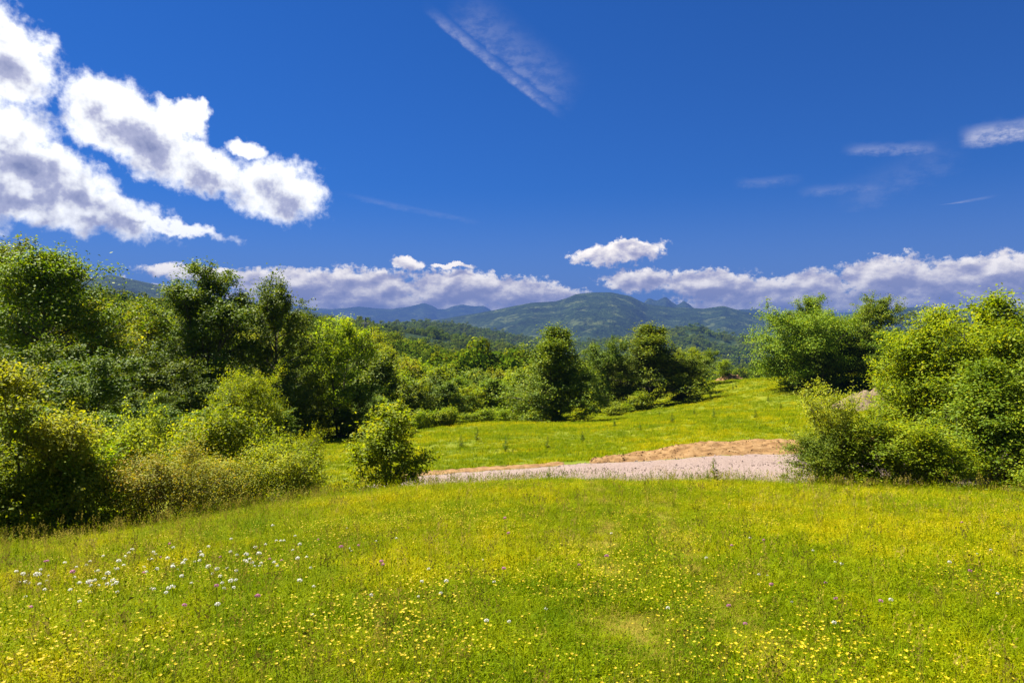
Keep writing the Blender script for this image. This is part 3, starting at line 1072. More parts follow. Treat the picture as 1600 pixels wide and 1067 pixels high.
for x_, d_, yt_, w_ in [(190, 33, 640, 120), (290, 36, 640, 110), (380, 42, 650, 100), (420, 46, 630, 100), (230, 40, 610, 110), (320, 46, 600, 110), (500, 60, 610, 90), (535, 57, 640, 70), (440, 52, 600, 100), (590, 63, 620, 80), (620, 64, 640, 60)]:
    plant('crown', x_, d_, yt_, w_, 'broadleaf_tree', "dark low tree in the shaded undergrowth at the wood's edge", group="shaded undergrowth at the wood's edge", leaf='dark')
plant('round', 375, 40, 586, 120, 'broadleaf_tree', "sunlit rounded sapling standing in front of the open-crowned tree", leaf='bright')

# --- thicket along the left edge of the near meadow
plant('hazel', 62, 17.0, 578, 190, 'hazel_shrub', "tall yellow-green hazel shrub with a visible dark stem", 'shrub', leaf='pale')
plant('bushdark', -10, 15.5, 690, 200, 'leafy_shrub', "leafy green shrub at the foot of the tall hazel", 'shrub', leaf='bright')
plant('bushdark', 130, 17.3, 690, 190, 'leafy_shrub', "mid-green shrub between the hazel and the ochre thorn shrub", 'shrub', leaf='bright')
plant('bushgreen', 195, 21, 652, 150, 'leafy_shrub', "pale sunlit shrub behind the ochre thorn shrub", 'shrub', leaf='pale')
plant('thorn', 250, 18.3, 702, 165, 'thorn_shrub', "ochre-tinted thorn shrub with orange-brown leaf tips", 'shrub')
plant('bushgreen', 348, 24, 640, 180, 'leafy_shrub', "bright green rounded shrub behind the yellowish thorn thicket", 'shrub')
plant('thorngreen', 345, 20.5, 712, 150, 'thorn_shrub', "yellowish thorn shrub next to the ochre thorn shrub", 'shrub', leaf='ochre')
plant('thorngreen', 430, 22.0, 692, 160, 'thorn_shrub', "yellow-green thorn shrub at the end of the thicket", 'shrub')
plant('bushgreen', 482, 24.5, 678, 60, 'leafy_shrub', "slim green sapling at the end of the thorn thicket", 'shrub')
plant('bushdark', 60, 26, 640, 200, 'leafy_shrub', "shaded shrub in the gap behind the tall hazel", 'shrub', leaf='mid')
plant('lone', 605, 23.3, 634, 138, 'small_tree', "small lone bushy green tree beside the gravel road")

# --- meadow edge in the middle
plant('poplar', 868, 70, 516, 150, 'broadleaf_tree', "isolated tree in the meadow with a narrow top and a bushy dark skirt")
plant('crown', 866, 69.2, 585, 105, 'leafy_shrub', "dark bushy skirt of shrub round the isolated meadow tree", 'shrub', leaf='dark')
plant('crown', 940, 86, 534, 72, 'broadleaf_tree', "dark rounded tree between the isolated tree and the pair of tall trees", leaf='dark')
plant('poplar', 1018, 88, 512, 160, 'broadleaf_tree', "tallest bright green tree at the far edge of the meadow")
plant('crown', 1072, 90, 560, 92, 'broadleaf_tree', "low dark rounded tree at the corner of the meadow", leaf='dark')
plant('crown', 982, 87, 556, 84, 'broadleaf_tree', "dark low tree squeezed between the dark rounded and the tallest bright meadow tree", leaf='dark')
plant('airy', 1066, 100, 545, 60, 'broadleaf_tree', "light green tree behind the low dark rounded tree")
plant('airy', 1128, 118, 562, 32, 'small_tree', "tiny light green tree by the reddish soil mound")
plant('crown', 1095, 112, 548, 48, 'broadleaf_tree', "small dark tree before the valley beyond the meadow corner", leaf='mid')

# --- clump at the right end of the meadow
plant('round', 1244, 80, 490, 165, 'broadleaf_tree', "broad dense rounded tree leading the clump at the meadow end")
plant('darktall', 1256, 92, 468, 85, 'broadleaf_tree', "dark pointed treetop rising behind the broad dense tree", leaf='mid')
plant('round', 1320, 82, 488, 125, 'broadleaf_tree', "second dense green tree of the clump, between broad tree and thin-topped tree", leaf='mid')
plant('open', 1372, 80, 466, 95, 'broadleaf_tree', "thin-topped tree with bare leader at the end of the clump", leaf='mid')
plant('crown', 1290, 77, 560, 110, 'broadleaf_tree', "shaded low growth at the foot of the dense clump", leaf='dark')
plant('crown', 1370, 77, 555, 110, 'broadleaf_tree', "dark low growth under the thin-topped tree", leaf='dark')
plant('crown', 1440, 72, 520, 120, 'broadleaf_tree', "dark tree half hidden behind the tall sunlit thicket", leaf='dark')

# --- thicket on the right, close by
plant('loose', 1292, 22.5, 604, 115, 'leafy_shrub', "loose see-through shrub with upright stems at the end of the gravel road", 'shrub')
plant('bushgreen', 1285, 22.0, 672, 110, 'leafy_shrub', "low green shrub round the foot of the loose upright shrub", 'shrub', leaf='mid')
plant('bushgreen', 1398, 21.5, 656, 185, 'leafy_shrub', "bright yellow-green rounded shrub in front of the tall thicket", 'shrub')
plant('bushdark', 1342, 21.6, 676, 120, 'leafy_shrub', "mid-green shrub between the loose upright shrub and the bright rounded shrub", 'shrub', leaf='bright')
plant('bushgreen', 1470, 21.2, 690, 130, 'leafy_shrub', "low spreading green shrub at the meadow edge before the dark trunks", 'shrub')
plant('tallbush', 1425, 28, 575, 125, 'tall_shrub', "mid-height sunlit shrub between loose shrub and tall thicket", 'shrub', leaf='bright')
plant('tallbush', 1490, 27, 490, 200, 'tall_shrub', "tall sunlit thicket shrub with ragged top against the clouds", 'shrub', leaf='bright')
plant('tallbush2', 1585, 29, 468, 225, 'tall_shrub', "tallest leafy shrub of the thicket beside the near meadow", 'shrub', leaf='bright')
plant('tallbush2', 1560, 23, 572, 205, 'tall_shrub', "layered shrub with a dark shaded foot under the tallest thicket shrub", 'shrub', leaf='mid')
plant('tallbush', 1690, 25, 490, 240, 'tall_shrub', "large mid-green shrub standing behind the small dark shrub of the thicket", 'shrub', leaf='mid')
plant('bushdark', 1640, 20.2, 690, 150, 'leafy_shrub', "small dark shrub in the shade under the layered shrub", 'shrub')

# --- wooded edge between the airy tree and the isolated tree
LOOK = {'mid': 'mid-green', 'bright': 'bright green', 'yellow': 'yellow-green', 'dark': 'dark green'}
EDGE = "trees of the wooded edge behind the meadow"
rngE = np.random.default_rng(5)
keys = ['crown', 'round', 'poplar', 'airy', 'yellowtree', 'beech']
for (x, d, yt, wpx, k, lf) in [
        (588, 70, 556, 90, 'smalltree2', 'mid'), (622, 72, 584, 78, 'smalltree', 'bright'), (655, 68, 596, 80, 'smalltree', 'mid'), (696, 72, 598, 70, 'smalltree2', 'dark'),
        (732, 75, 604, 72, 'smalltree', 'bright'), (776, 78, 594, 80, 'smalltree2', 'mid'), (818, 84, 580, 80, 'smalltree', 'mid'), (640, 88, 566, 85, 'smalltree', 'yellow'),
        (605, 95, 546, 80, 'yellowtree', 'bright'), (685, 92, 576, 80, 'smalltree2', 'bright'), (732, 96, 582, 75, 'smalltree', 'mid'), (775, 102, 580, 80, 'smalltree', 'yellow'),
        (835, 104, 572, 70, 'smalltree2', 'bright'), (905, 108, 564, 70, 'smalltree', 'mid'), (560, 86, 528, 90, 'beech', 'mid'), (500, 75, 530, 90, 'beech', 'mid'),
        (640, 120, 560, 70, 'smalltree2', 'mid'), (690, 128, 570, 62, 'smalltree', 'dark'), (575, 115, 522, 75, 'crown', 'yellow'), (955, 112, 566, 60, 'smalltree', 'mid'),
        (715, 82, 592, 60, 'smalltree2', 'mid'), (755, 88, 588, 66, 'smalltree', 'dark'), (672, 80, 588, 64, 'smalltree2', 'dark'), (800, 92, 586, 60, 'smalltree', 'bright'),
        (745, 125, 578, 60, 'smalltree2', 'mid'), (800, 128, 580, 60, 'smalltree', 'bright'), (610, 80, 572, 70, 'smalltree2', 'dark'), (655, 105, 566, 70, 'smalltree2', 'bright')]:
    plant(k, x, d, yt, wpx, 'broadleaf_tree', LOOK[lf] + " rounded tree in the wooded edge behind the meadow", group=EDGE, leaf=lf)

SL = ['mid', 'mid', 'bright', 'yellow', 'dark', 'mid']
SLOPE = "trees on the wooded slope"
for i in range(52):
    x = -150 + 690 * rngE.random()
    d = rngE.uniform(75, 230)
    sky_y = np.interp(x, [-150, 0, 100, 145, 255, 300, 400, 480, 560], [385, 405, 455, 478, 488, 486, 492, 505, 522])
    yt = sky_y + rngE.uniform(4, 60) * (1 if d < 150 else .3)
    plant(keys[rngE.integers(0, 6)], x, d, yt, rngE.uniform(8, 12) / d * F, 'broadleaf_tree',
          LOOK[SL[i % 6]] + " leafy tree on the wooded slope behind the tall dark trees", group=SLOPE, leaf=SL[i % 6])

# low light-green growth along the meadow edge
WEED = "leafy herbs along the wooded edge"
for i in range(22):
    x = rngE.uniform(650, 850) if i < 15 else rngE.uniform(960, 1010)
    d = np.interp(x, [650, 760, 850, 960, 1010], [61, 66, 73, 80, 83]) + rngE.uniform(-1, 1.5)
    X = (x - CX) / F * d
    yb = HY - gz(X, d) / d * F
    plant('herbclump', x, d, yb - rngE.uniform(14, 30), rngE.uniform(26, 42), 'leafy_shrub',
          "low light green growth along the shaded edge of the wood", 'shrub', WEED, leaf='bright')

# ------------------------------------------------------------------ instancing helper (grass, far wood)
def source(name, me):
    o = bpy.data.objects.new(name, me)
    return o          # kept out of the scene: only its copies are drawn


def scatter(name, pts, rot, scl, idx, sources, mat=None):
    me = bpy.data.meshes.new(name)
    n = len(pts)
    me.vertices.add(n)
    me.vertices.foreach_set('co', np.asarray(pts, np.float32).ravel())
    a = me.attributes.new('rot', 'FLOAT_VECTOR', 'POINT')
    a.data.foreach_set('vector', np.asarray(rot, np.float32).ravel())
    a = me.attributes.new('scl', 'FLOAT_VECTOR', 'POINT')
    a.data.foreach_set('vector', np.asarray(scl, np.float32).ravel())
    a = me.attributes.new('idx', 'INT', 'POINT')
    a.data.foreach_set('value', np.asarray(idx, np.int32))
    o = add_obj(name, me)
    g = bpy.data.node_groups.new(name + "_scatter", 'GeometryNodeTree')
    g.interface.new_socket('Geometry', in_out='INPUT', socket_type='NodeSocketGeometry')
    g.interface.new_socket('Geometry', in_out='OUTPUT', socket_type='NodeSocketGeometry')
    gi = g.nodes.new('NodeGroupInput')
    go = g.nodes.new('NodeGroupOutput')
    g2i = g.nodes.new('GeometryNodeGeometryToInstance')
    for s in reversed(sources):
        oi = g.nodes.new('GeometryNodeObjectInfo')
        oi.inputs['Object'].default_value = s
        g.links.new(oi.outputs['Geometry'], g2i.inputs[0])
    iop = g.nodes.new('GeometryNodeInstanceOnPoints')
    iop.inputs['Pick Instance'].default_value = True

    def attr(nm, typ):
        nd = g.nodes.new('GeometryNodeInputNamedAttribute')
        nd.data_type = typ
        nd.inputs['Name'].default_value = nm
        return nd.outputs[0]
    g.links.new(gi.outputs[0], iop.inputs['Points'])
    g.links.new(g2i.outputs[0], iop.inputs['Instance'])
    g.links.new(attr('idx', 'INT'), iop.inputs['Instance Index'])
    e2r = g.nodes.new('FunctionNodeEulerToRotation')
    g.links.new(attr('rot', 'FLOAT_VECTOR'), e2r.inputs[0])
    g.links.new(e2r.outputs[0], iop.inputs['Rotation'])
    g.links.new(attr('scl', 'FLOAT_VECTOR'), iop.inputs['Scale'])
    g.links.new(iop.outputs[0], go.inputs[0])
    md = o.modifiers.new('scatter', 'NODES')
    md.node_group = g
    return o


# ------------------------------------------------------------------ far wood: canopy on the hills, past counting
def far_tree(seed, n=1300):
    rng = np.random.default_rng(seed)
    nl = 9
    lc = rng.normal(0, 1, (nl, 3)) * np.array([.28, .28, .26]) + np.array([0, 0, .58])
    lr = rng.uniform(.16, .28, nl)
    k = rng.integers(0, nl, n)
    dv = rng.normal(0, 1, (n, 3))
    dv /= np.linalg.norm(dv, axis=1, keepdims=True)
    c = lc[k] + dv * (lr[k] * rng.uniform(.75, 1.1, n))[:, None]
    c[:, 2] = np.maximum(c[:, 2], .05)
    nr = dv + rng.normal(0, .45, (n, 3))
    nr /= np.linalg.norm(nr, axis=1, keepdims=True)
    ax = np.cross(nr, rng.normal(0, 1, (n, 3)))
    ax /= np.linalg.norm(ax, axis=1, keepdims=True)
    sd = np.cross(nr, ax)
    s = rng.uniform(.028, .055, n)[:, None]
    v = np.stack([c - ax * s, c + sd * s * .7, c + ax * s, c - sd * s * .7], 1)
    i = np.arange(n) * 4
    me = mesh_arrays("far_tree", v.reshape(-1, 3), [np.stack([i, i + 1, i + 2, i + 3], -1)])
    me.materials.append(M_FOREST)
    return me


rngF = np.random.default_rng(9)
NF = 52000
rf = np.exp(rngF.uniform(math.log(140), math.log(3600), NF))
af = np.radians(rngF.uniform(-47, 47, NF))
fx, fy = rf * np.sin(af), rf * np.cos(af)
fz = ground_z(fx, fy)
keep = (fbm(fx / 260, fy / 260, 3, 88) > -0.42)
# leave the open end of the meadow clear
keep &= ~((rf < 330) & (fx > 5))
fx, fy, fz, rf = fx[keep], fy[keep], fz[keep], rf[keep]
nf = len(fx)
hs = rngF.uniform(7, 13, nf) * np.interp(rf, [100, 400, 1500, 3600], [.85, 1.0, 1.3, 1.9])
ws = hs * rngF.uniform(.75, 1.15, nf) * np.interp(rf, [100, 1500, 3600], [1, 1.15, 1.6])
fw = scatter("far_wood", np.stack([fx, fy, fz - hs * .12], -1), np.stack([np.zeros(nf), np.zeros(nf), rngF.uniform(0, 6.28, nf)], -1),
             np.stack([ws, ws, hs], -1), rngF.integers(0, 5, nf), [source("far_tree", far_tree(200 + i)) for i in range(5)])
tag(fw, "dense green woodland covering the valley hills", "woodland", kind='stuff')

# ------------------------------------------------------------------ power pylon and its cables in the valley
M_STEEL = mat_simple("galvanised_steel", [(0, (0.10, 0.11, 0.12)), (1, (0.22, 0.23, 0.24))], 3.0, 0.6)


def bar(vs, qs, a, b, r):
    v, q = tube([a, ((np.array(a) + np.array(b)) / 2), b], [r, r, r], 4)
    qs.append(q + sum(len(k) for k in vs))
    vs.append(v)


PYL = ((571 - CX) / F * 760, 760)
pz = gz(*PYL)
ph = (HY - 496) / F * 760 - pz
py = tag(bpy.data.objects.new("power_pylon", None), "small dark lattice power pylon on the wooded ridge", "pylon")
COL.objects.link(py)
py.location = (PYL[0], PYL[1], pz)
vs, qs = [], []
hw = [3.2, 2.4, 1.7, 1.2, .8, .7, .25]
hz = [0, .28, .5, .66, .78, .92, 1.0]
for k in range(6):
    for sx in (-1, 1):
        for sy in (-1, 1):
            bar(vs, qs, (sx * hw[k], sy * hw[k], hz[k] * ph), (sx * hw[k + 1], sy * hw[k + 1], hz[k + 1] * ph), .30)
    for sx in (-1, 1):
        bar(vs, qs, (-hw[k], sx * hw[k], hz[k] * ph), (hw[k + 1], sx * hw[k + 1], hz[k + 1] * ph), .16)
        bar(vs, qs, (hw[k], sx * hw[k], hz[k] * ph), (-hw[k + 1], sx * hw[k + 1], hz[k + 1] * ph), .16)
        bar(vs, qs, (sx * hw[k], -hw[k], hz[k] * ph), (sx * hw[k + 1], hw[k + 1], hz[k + 1] * ph), .16)
add_obj("mast", mesh_arrays("pylon_mast", np.concatenate(vs), [np.concatenate(qs)]), M_STEEL, py)
for hh, ww in ((.78, 5.5), (.90, 4.2)):
    vs, qs = [], []
    bar(vs, qs, (-ww, 0, hh * ph), (ww, 0, hh * ph), .28)
    bar(vs, qs, (-ww, 0, hh * ph), (0, 0, hh * ph + 2.0), .16)
    bar(vs, qs, (ww, 0, hh * ph), (0, 0, hh * ph + 2.0), .16)
    add_obj("crossarm", mesh_arrays("pylon_crossarm", np.concatenate(vs), [np.concatenate(qs)]), M_STEEL, py)

M_CABLE = mat_simple("aluminium_cable", [(0, (0.45, 0.46, 0.48)), (1, (0.6, 0.6, 0.62))], 1.0, 0.4)
for i, (dy, dz) in enumerate([(0, 0), (4, 2.6), (8, 0.4)]):
    tt = np.linspace(0, 1, 40)
    A = np.array([-150.0, 300 + dy, 300 * (HY - 545) / F + dz])
    B = np.array([330.0, 420 + dy, 420 * (HY - 558) / F + dz])
    p = A + (B - A) * tt[:, None]
    p[:, 2] -= 14 * 4 * tt * (1 - tt)
    v, q = tube(p, np.full(40, .045), 4)
    tag(add_obj("power_cable", mesh_arrays("power_cable", v, [q]), M_CABLE), "thin pale power cable strung across the wooded valley", "cable", "cables across the valley")

# ------------------------------------------------------------------ grass
def tuft(seed, n, h, spread, lean, wid, mat, seeds=0):
    rng = np.random.default_rng(seed)
    vs, tr = [], []
    b = 0
    for i in range(n):
        a = rng.uniform(0, 6.28)
        r = spread * math.sqrt(rng.random())
        p = np.array([math.cos(a) * r, math.sin(a) * r, -0.02])
        da = rng.uniform(0, 6.28)
        ln = lean * rng.uniform(.2, 1.4)
        hh = h * rng.uniform(.5, 1.2)
        d = np.array([math.cos(da), math.sin(da), 0])
        s = np.array([-d[1], d[0], 0]) * wid * rng.uniform(.6, 1.3)
        m1 = p + d * hh * ln * .30 + np.array([0, 0, hh * .58])
        m2 = p + d * hh * ln * 1.0 + np.array([0, 0, hh * (1.0 - .25 * ln)])
        vs += [p - s, p + s, m1 + s * .8, m1 - s * .8, m2]
        tr += [(b, b + 1, b + 2), (b, b + 2, b + 3), (b + 3, b + 2, b + 4)]
        b += 5
    for i in range(seeds):      # seed heads on taller stalks
        a = rng.uniform(0, 6.28)
        r = spread * rng.random()
        p = np.array([math.cos(a) * r, math.sin(a) * r, 0])
        hh = h * rng.uniform(1.2, 1.7)
        tp = p + np.array([rng.normal(0, .12) * hh, rng.normal(0, .12) * hh, hh])
        s = np.array([.0016, 0.0008, 0])
        vs += [p - s, p + s, tp]
        tr += [(b, b + 1, b + 2)]
        b += 3
        for q in range(5):
            c = tp + np.array([rng.normal(0, .006), rng.normal(0, .006), -q * .014])
            e = rng.normal(0, .008, 3)
            vs += [c, c + np.array([.008, .003, .014]) + e, c + np.array([-.004, .006, .016])]
            tr += [(b, b + 1, b + 2)]
            b += 3
    me = mesh_arrays("grass_tuft", np.array(vs), [np.array(tr)])
    me.materials.append(mat)
    return me


def stalks(seed, mat):
    return tuft(seed, 2, .20, .05, .7, .0018, mat, seeds=5)


def herb(seed, mat):
    # small broad leaves of clover and plantain held level in the sward
    rng = np.random.default_rng(seed)
    vs, tr, b = [], [], 0
    for i in range(34):
        p = np.array([rng.normal(0, .075), rng.normal(0, .075), rng.uniform(.03, .11)])
        a = rng.uniform(0, 6.28)
        L = rng.uniform(.007, .016)
        nr = np.array([rng.normal(0, .4), rng.normal(0, .4), 1.0])
        d = np.cross(nr, [math.cos(a), math.sin(a), 0])
        d /= np.linalg.norm(d)
        s_ = np.cross(nr / np.linalg.norm(nr), d) * L * .45
        d = d * L
        vs += [p - d, p + s_, p + d, p - s_]
        tr += [(b, b + 1, b + 2), (b, b + 2, b + 3)]
        b += 4
    me = mesh_arrays("herb_leaves", np.array(vs), [np.array(tr)])
    me.materials.append(mat)
    return me


M_G1 = mat_grass("grass_blades", (0.058, 0.128, 0.0008), (0.205, 0.247, 0.001), (0.430, 0.355, 0.002), transl=0.42)
M_G2 = mat_grass("dry_grass_blades", (0.16, 0.14, 0.012), (0.28, 0.225, 0.030), (0.40, 0.31, 0.075), transl=0.3)
SRC_G = [source("grass_tuft", tuft(300 + i, 26, [.10, .12, .15, .11, .09, .13, .17][i], .10, .95, .0032, M_G1, seeds=1 if i in (2, 6) else 0)) for i in range(7)]
SRC_K = [source("seed_stalks", stalks(380 + i, M_G2)) for i in range(3)]
SRC_H = [source("herb_leaves", herb(360 + i, M_G1)) for i in range(3)]
SRC_D = [source("dry_tuft", tuft(320 + i, 18, .11, .10, 1.6, .0026, M_G2)) for i in range(3)]
SRC_B = [source("grass_patch", tuft(340 + i, 34, .26, .30, .6, .010, M_G1)) for i in range(4)]


def track_mask(X, Y):
    """two faint wheel tracks that run down the field"""
    c1 = 0.35 + 0.105 * Y + 0.10 * np.sin(Y * .55)
    c2 = c1 + .95 + .01 * Y
    m = np.exp(-((X - c1) / .30) ** 2) + .8 * np.exp(-((X - c2) / .30) ** 2)
    return m * np.clip(0.60 + 1.5 * fbm(X / 1.1, Y / 1.0, 3, 66), 0, 1)


def hits_road(X, Y):
    n = np.interp(X, road_near[:, 0], road_near[:, 1])
    f = np.interp(X, road_far[:, 0], road_far[:, 1])
    inr = (Y > n + .25) & (Y < f - .1)
    bank = (X > 3.6) & (X < 24) & (Y > f - .2) & (Y < f + np.interp(X, [3.6, 6, 9, 24], [.3, 2.0, 3.0, 3.5]))
    bank |= (X > -5) & (X < 4) & (Y > f - .3) & (Y < f + .35)
    bank |= (X > 7.8) & (X < 15) & (Y > n - .9) & (Y <= n + .3)
    return inr | bank


def field(n, dmin, dmax, power, seed, amax=44):
    """points in the ground area the photo can see, thinning out with distance"""
    rng = np.random.default_rng(seed)
    u = rng.random(n)
    e = 2 - power
    d = (dmin ** e + u * (dmax ** e - dmin ** e)) ** (1 / e)
    a = np.radians(rng.uniform(-amax, amax, n))
    X, Y = d * np.sin(a), d * np.cos(a)
    return X, Y, rng


# near field
X, Y, rg = field(150000, 1.6, 25.5, 1.0, 11, 62)
ok = ~hits_road(X, Y)
left_lim = np.interp(Y, [0, 10, 14.5, 17.5, 21, 25], [-16, -16, -13.5, -10.5, -7.5, -7.5])
ok &= (X > left_lim)
X, Y = X[ok], Y[ok]
Z = ground_z(X, Y)
tm = track_mask(X, Y)
n = len(X)
sc = rg.uniform(.65, 1.25, n) * (1 - .45 * np.clip(tm, 0, 1)) * np.interp(np.hypot(X, Y), [3, 8, 25], [.85, 1.05, 1.45])
sc *= 1 + .35 * fbm(X / 3.0, Y / 3.0, 2, 31)
dry = rg.random(n) < (0.05 + 0.80 * np.clip(tm, 0, 1) + .10 * (fbm(X / 1.6, Y / 1.6, 2, 35) > .3))
idx = np.where(dry, 7 + rg.integers(0, 3, n), np.where(rg.random(n) < .2, 10 + rg.integers(0, 3, n), rg.integers(0, 7, n)))
stk = rg.random(n) < (.012 + .03 * (fbm(X / 2.5, Y / 2.5, 3, 44) > .15) + .03 * (X < -5))
idx = np.where(stk, 13 + rg.integers(0, 3, n), idx)
g = scatter("meadow_grass", np.stack([X, Y, Z], -1), np.stack([rg.normal(0, .12, n), rg.normal(0, .12, n), rg.uniform(0, 6.28, n)], -1),
            np.stack([sc, sc, sc * rg.uniform(.75, 1.25, n)], -1), idx, SRC_G + SRC_D + SRC_H + SRC_K)
tag(g, "green and yellowing meadow grass of the near field", "grass", kind='stuff')

# far field beyond the road
X, Y, rg = field(60000, 28, 150, 1.3, 12, 40)
ok = ~hits_road(X, Y) & (Y > np.interp(X, road_far[:, 0], road_far[:, 1]) - .1)
X, Y = X[ok], Y[ok]
Z = ground_z(X, Y)
n = len(X)
sc = rg.uniform(.7, 1.3, n) * np.interp(Y, [28, 60, 150], [.8, 1.0, 1.7]) * (1 + .4 * fbm(X / 6, Y / 6, 2, 33))
g = scatter("far_grass", np.stack([X, Y, Z], -1), np.stack([rg.normal(0, .1, n), rg.normal(0, .1, n), rg.uniform(0, 6.28, n)], -1),
            np.stack([sc, sc, sc * rg.uniform(.45, .95, n)], -1), rg.integers(0, 4, n), SRC_B)
tag(g, "yellow-green grass of the meadow beyond the gravel road", "grass", kind='stuff')

# rank grass and stalks along the foot of the thickets and the crest of the near field
rg = np.random.default_rng(14)
n = 5200
t_ = rg.random(n)
ex = np.interp(t_, [0, .16, .3, .42, .5, .6, .75, .85, 1], [-13.5, -11.5, -9.3, -6.0, -3.0, 1.2, 6.0, 9.0, 17.5]) + rg.normal(0, .35, n)
ey = np.interp(t_, [0, .16, .3, .42, .5, .6, .75, .85, 1], [13.0, 14.6, 17.0, 20.4, 21.6, 21.8, 21.2, 20.8, 20.3]) + rg.normal(0, .55, n)
sc = rg.uniform(.9, 1.7, n)
idx = np.where(rg.random(n) < .16, 7 + rg.integers(0, 3, n), rg.integers(0, 7, n))
g = scatter("edge_grass", np.stack([ex, ey, ground_z(ex, ey)], -1), np.stack([rg.normal(0, .15, n), rg.normal(0, .15, n), rg.uniform(0, 6.28, n)], -1),
            np.stack([sc, sc, sc * 1.35], -1), idx, SRC_G + SRC_D)
tag(g, "taller rank grass along the far edge of the near field", "grass", kind='stuff')

# ------------------------------------------------------------------ gravel stones lying on the road
def stone(seed):
    rng = np.random.default_rng(seed)
    v = np.array([(1, 0, 0), (-1, 0, 0), (0, 1, 0), (0, -1, 0), (0, 0, 1), (0, 0, -1), (.6, .6, .5), (-.6, .6, -.4), (.6, -.6, .4), (-.6, -.6, .5)], float)
    v *= rng.uniform(.7, 1.2, v.shape)
    import bmesh
    bm = bmesh.new()
    for p in v:
        bm.verts.new(p)
    bmesh.ops.convex_hull(bm, input=bm.verts)
    me = bpy.data.meshes.new("stone")
    bm.to_mesh(me)
    bm.free()
    return me


M_STONE = mat_simple("stone_chips", [(0, (0.12, 0.085, 0.068)), (.5, (0.19, 0.138, 0.115)), (1, (0.27, 0.205, 0.175))], 20, .9, rand=.75)
srcs = []
for i in range(4):
    me = stone(400 + i)
    me.materials.append(M_STONE)
    srcs.append(source("stone", me))
rg = np.random.default_rng(15)
n = 9000
X = rg.uniform(-5.2, 20, n)
un = np.interp(X, road_near[:, 0], road_near[:, 1])
uf = np.interp(X, road_far[:, 0], road_far[:, 1])
u = rg.uniform(.03, .97, n)
Y = un + (uf - un) * u
sz = rg.gamma(2.5, .005, n) + .007
g = scatter("loose_gravel", np.stack([X, Y, ground_z(X, Y) + .05 * (1 - np.abs(2 * u - 1) ** 4) - .01], -1), rg.uniform(0, 6.28, (n, 3)),
            np.stack([sz, sz, sz * .7], -1), rg.integers(0, 4, n), srcs)
tag(g, "loose pale stone chips on the gravel road", "gravel", kind='stuff')

rg = np.random.default_rng(16)
n = 1500
X = rg.uniform(3.6, 19, n)
uf = np.interp(X, road_far[:, 0], road_far[:, 1])
Y = uf + rg.uniform(-.5, 1.0, n) * np.interp(X, [3.6, 6, 9, 24], [.6, 2.2, 3.3, 3.8])
sz = rg.gamma(2.0, .009, n) + .010
SRC_S = []
for s_ in srcs:
    me = s_.data.copy()
    me.materials.clear()
    me.materials.append(M_SOIL)
    SRC_S.append(source("soil_clod", me))
_dg = bk_main
_bv = np.empty(len(_dg.data.vertices) * 3, np.float32)
_dg.data.vertices.foreach_get('co', _bv)
_bv = _bv.reshape(-1, 3)
Z = np.empty(n)
for i in range(n):
    d2 = (_bv[:, 0] - X[i]) ** 2 + (_bv[:, 1] - Y[i]) ** 2
    k = int(np.argmin(d2))
    Z[i] = _bv[k, 2] if d2[k] < .05 else gz(X[i], Y[i])
g = scatter("soil_clods", np.stack([X, Y, Z], -1), rg.uniform(0, 6.28, (n, 3)), np.stack([sz, sz, sz * .8], -1), rg.integers(0, 4, n), SRC_S)
tag(g, "loose clods of ochre soil strewn over the bank", "soil clods", kind='stuff')

# ------------------------------------------------------------------ flowers
M_STEM = mat_simple("flower_stem", [(0, (0.07, 0.12, 0.01)), (1, (0.14, 0.18, 0.015))], 8, .7)
M_YEL = mat_simple("yellow_petals", [(0, (0.42, 0.30, 0.001)), (1, (0.52, 0.42, 0.002))], 30, .6, transl=.3, rand=.6)
M_WHT = mat_simple("white_petals", [(0, (0.66, 0.64, 0.52)), (1, (0.82, 0.82, 0.74))], 60, .7, transl=.5)
M_PNK = mat_simple("pink_petals", [(0, (0.46, 0.16, 0.30)), (1, (0.66, 0.34, 0.48))], 60, .7, transl=.5)


def yellow_head(seed, r=.013):
    rng = np.random.default_rng(seed)
    vs, tr, b = [], [], 0
    for i in range(6):
        a = i / 6 * 6.28 + rng.uniform(-.1, .1)
        d = np.array([math.cos(a), math.sin(a), .35])
        s = np.array([-math.sin(a), math.cos(a), 0]) * r * .45
        o = np.array([0, 0, 0.0])
        vs += [o, d * r * .65 + s, d * r * 1.15 + np.array([0, 0, .002]), d * r * .65 - s]
        tr += [(b, b + 1, b + 2), (b, b + 2, b + 3)]
        b += 4
    return np.array(vs), np.array(tr)


def ball_head(seed, r, flat, n):
    """a head made of many short florets over a dome"""
    rng = np.random.default_rng(seed)
    vs, tr, b = [], [], 0
    for i in range(n):
        ph = math.acos(1 - (i + .5) / n * 1.5)
        a = GA * i
        d = np.array([math.cos(a) * math.sin(ph), math.sin(a) * math.sin(ph), math.cos(ph) * flat])
        c = d * r * rng.uniform(.85, 1.1)
        s1 = np.cross(d, rng.normal(0, 1, 3))
        s1 /= np.linalg.norm(s1) + 1e-9
        s2 = np.cross(d, s1)
        k = r * .30
        vs += [c * .55, c + s1 * k, c + s2 * k, c - s1 * k]
        tr += [(b, b + 1, b + 2), (b, b + 2, b + 3), (b, b + 3, b + 1)]
        b += 4
    return np.array(vs), np.array(tr)


def stem_mesh(seed, h):
    rng = np.random.default_rng(seed)
    p = np.array([(0, 0, -.02), (rng.normal(0, .02), rng.normal(0, .02), h * .55), (0, 0, h)])
    v, q = tube(p, [.0022, .0018, .0014], 3)
    me = mesh_arrays("stem", v, [q])
    me.materials.append(M_STEM)
    return me


def head_mesh(geo, h, mat):
    v, t = geo
    v = v + np.array([0, 0, h])
    me = mesh_arrays("flower_head", v, [t])
    me.materials.append(mat)
    return me


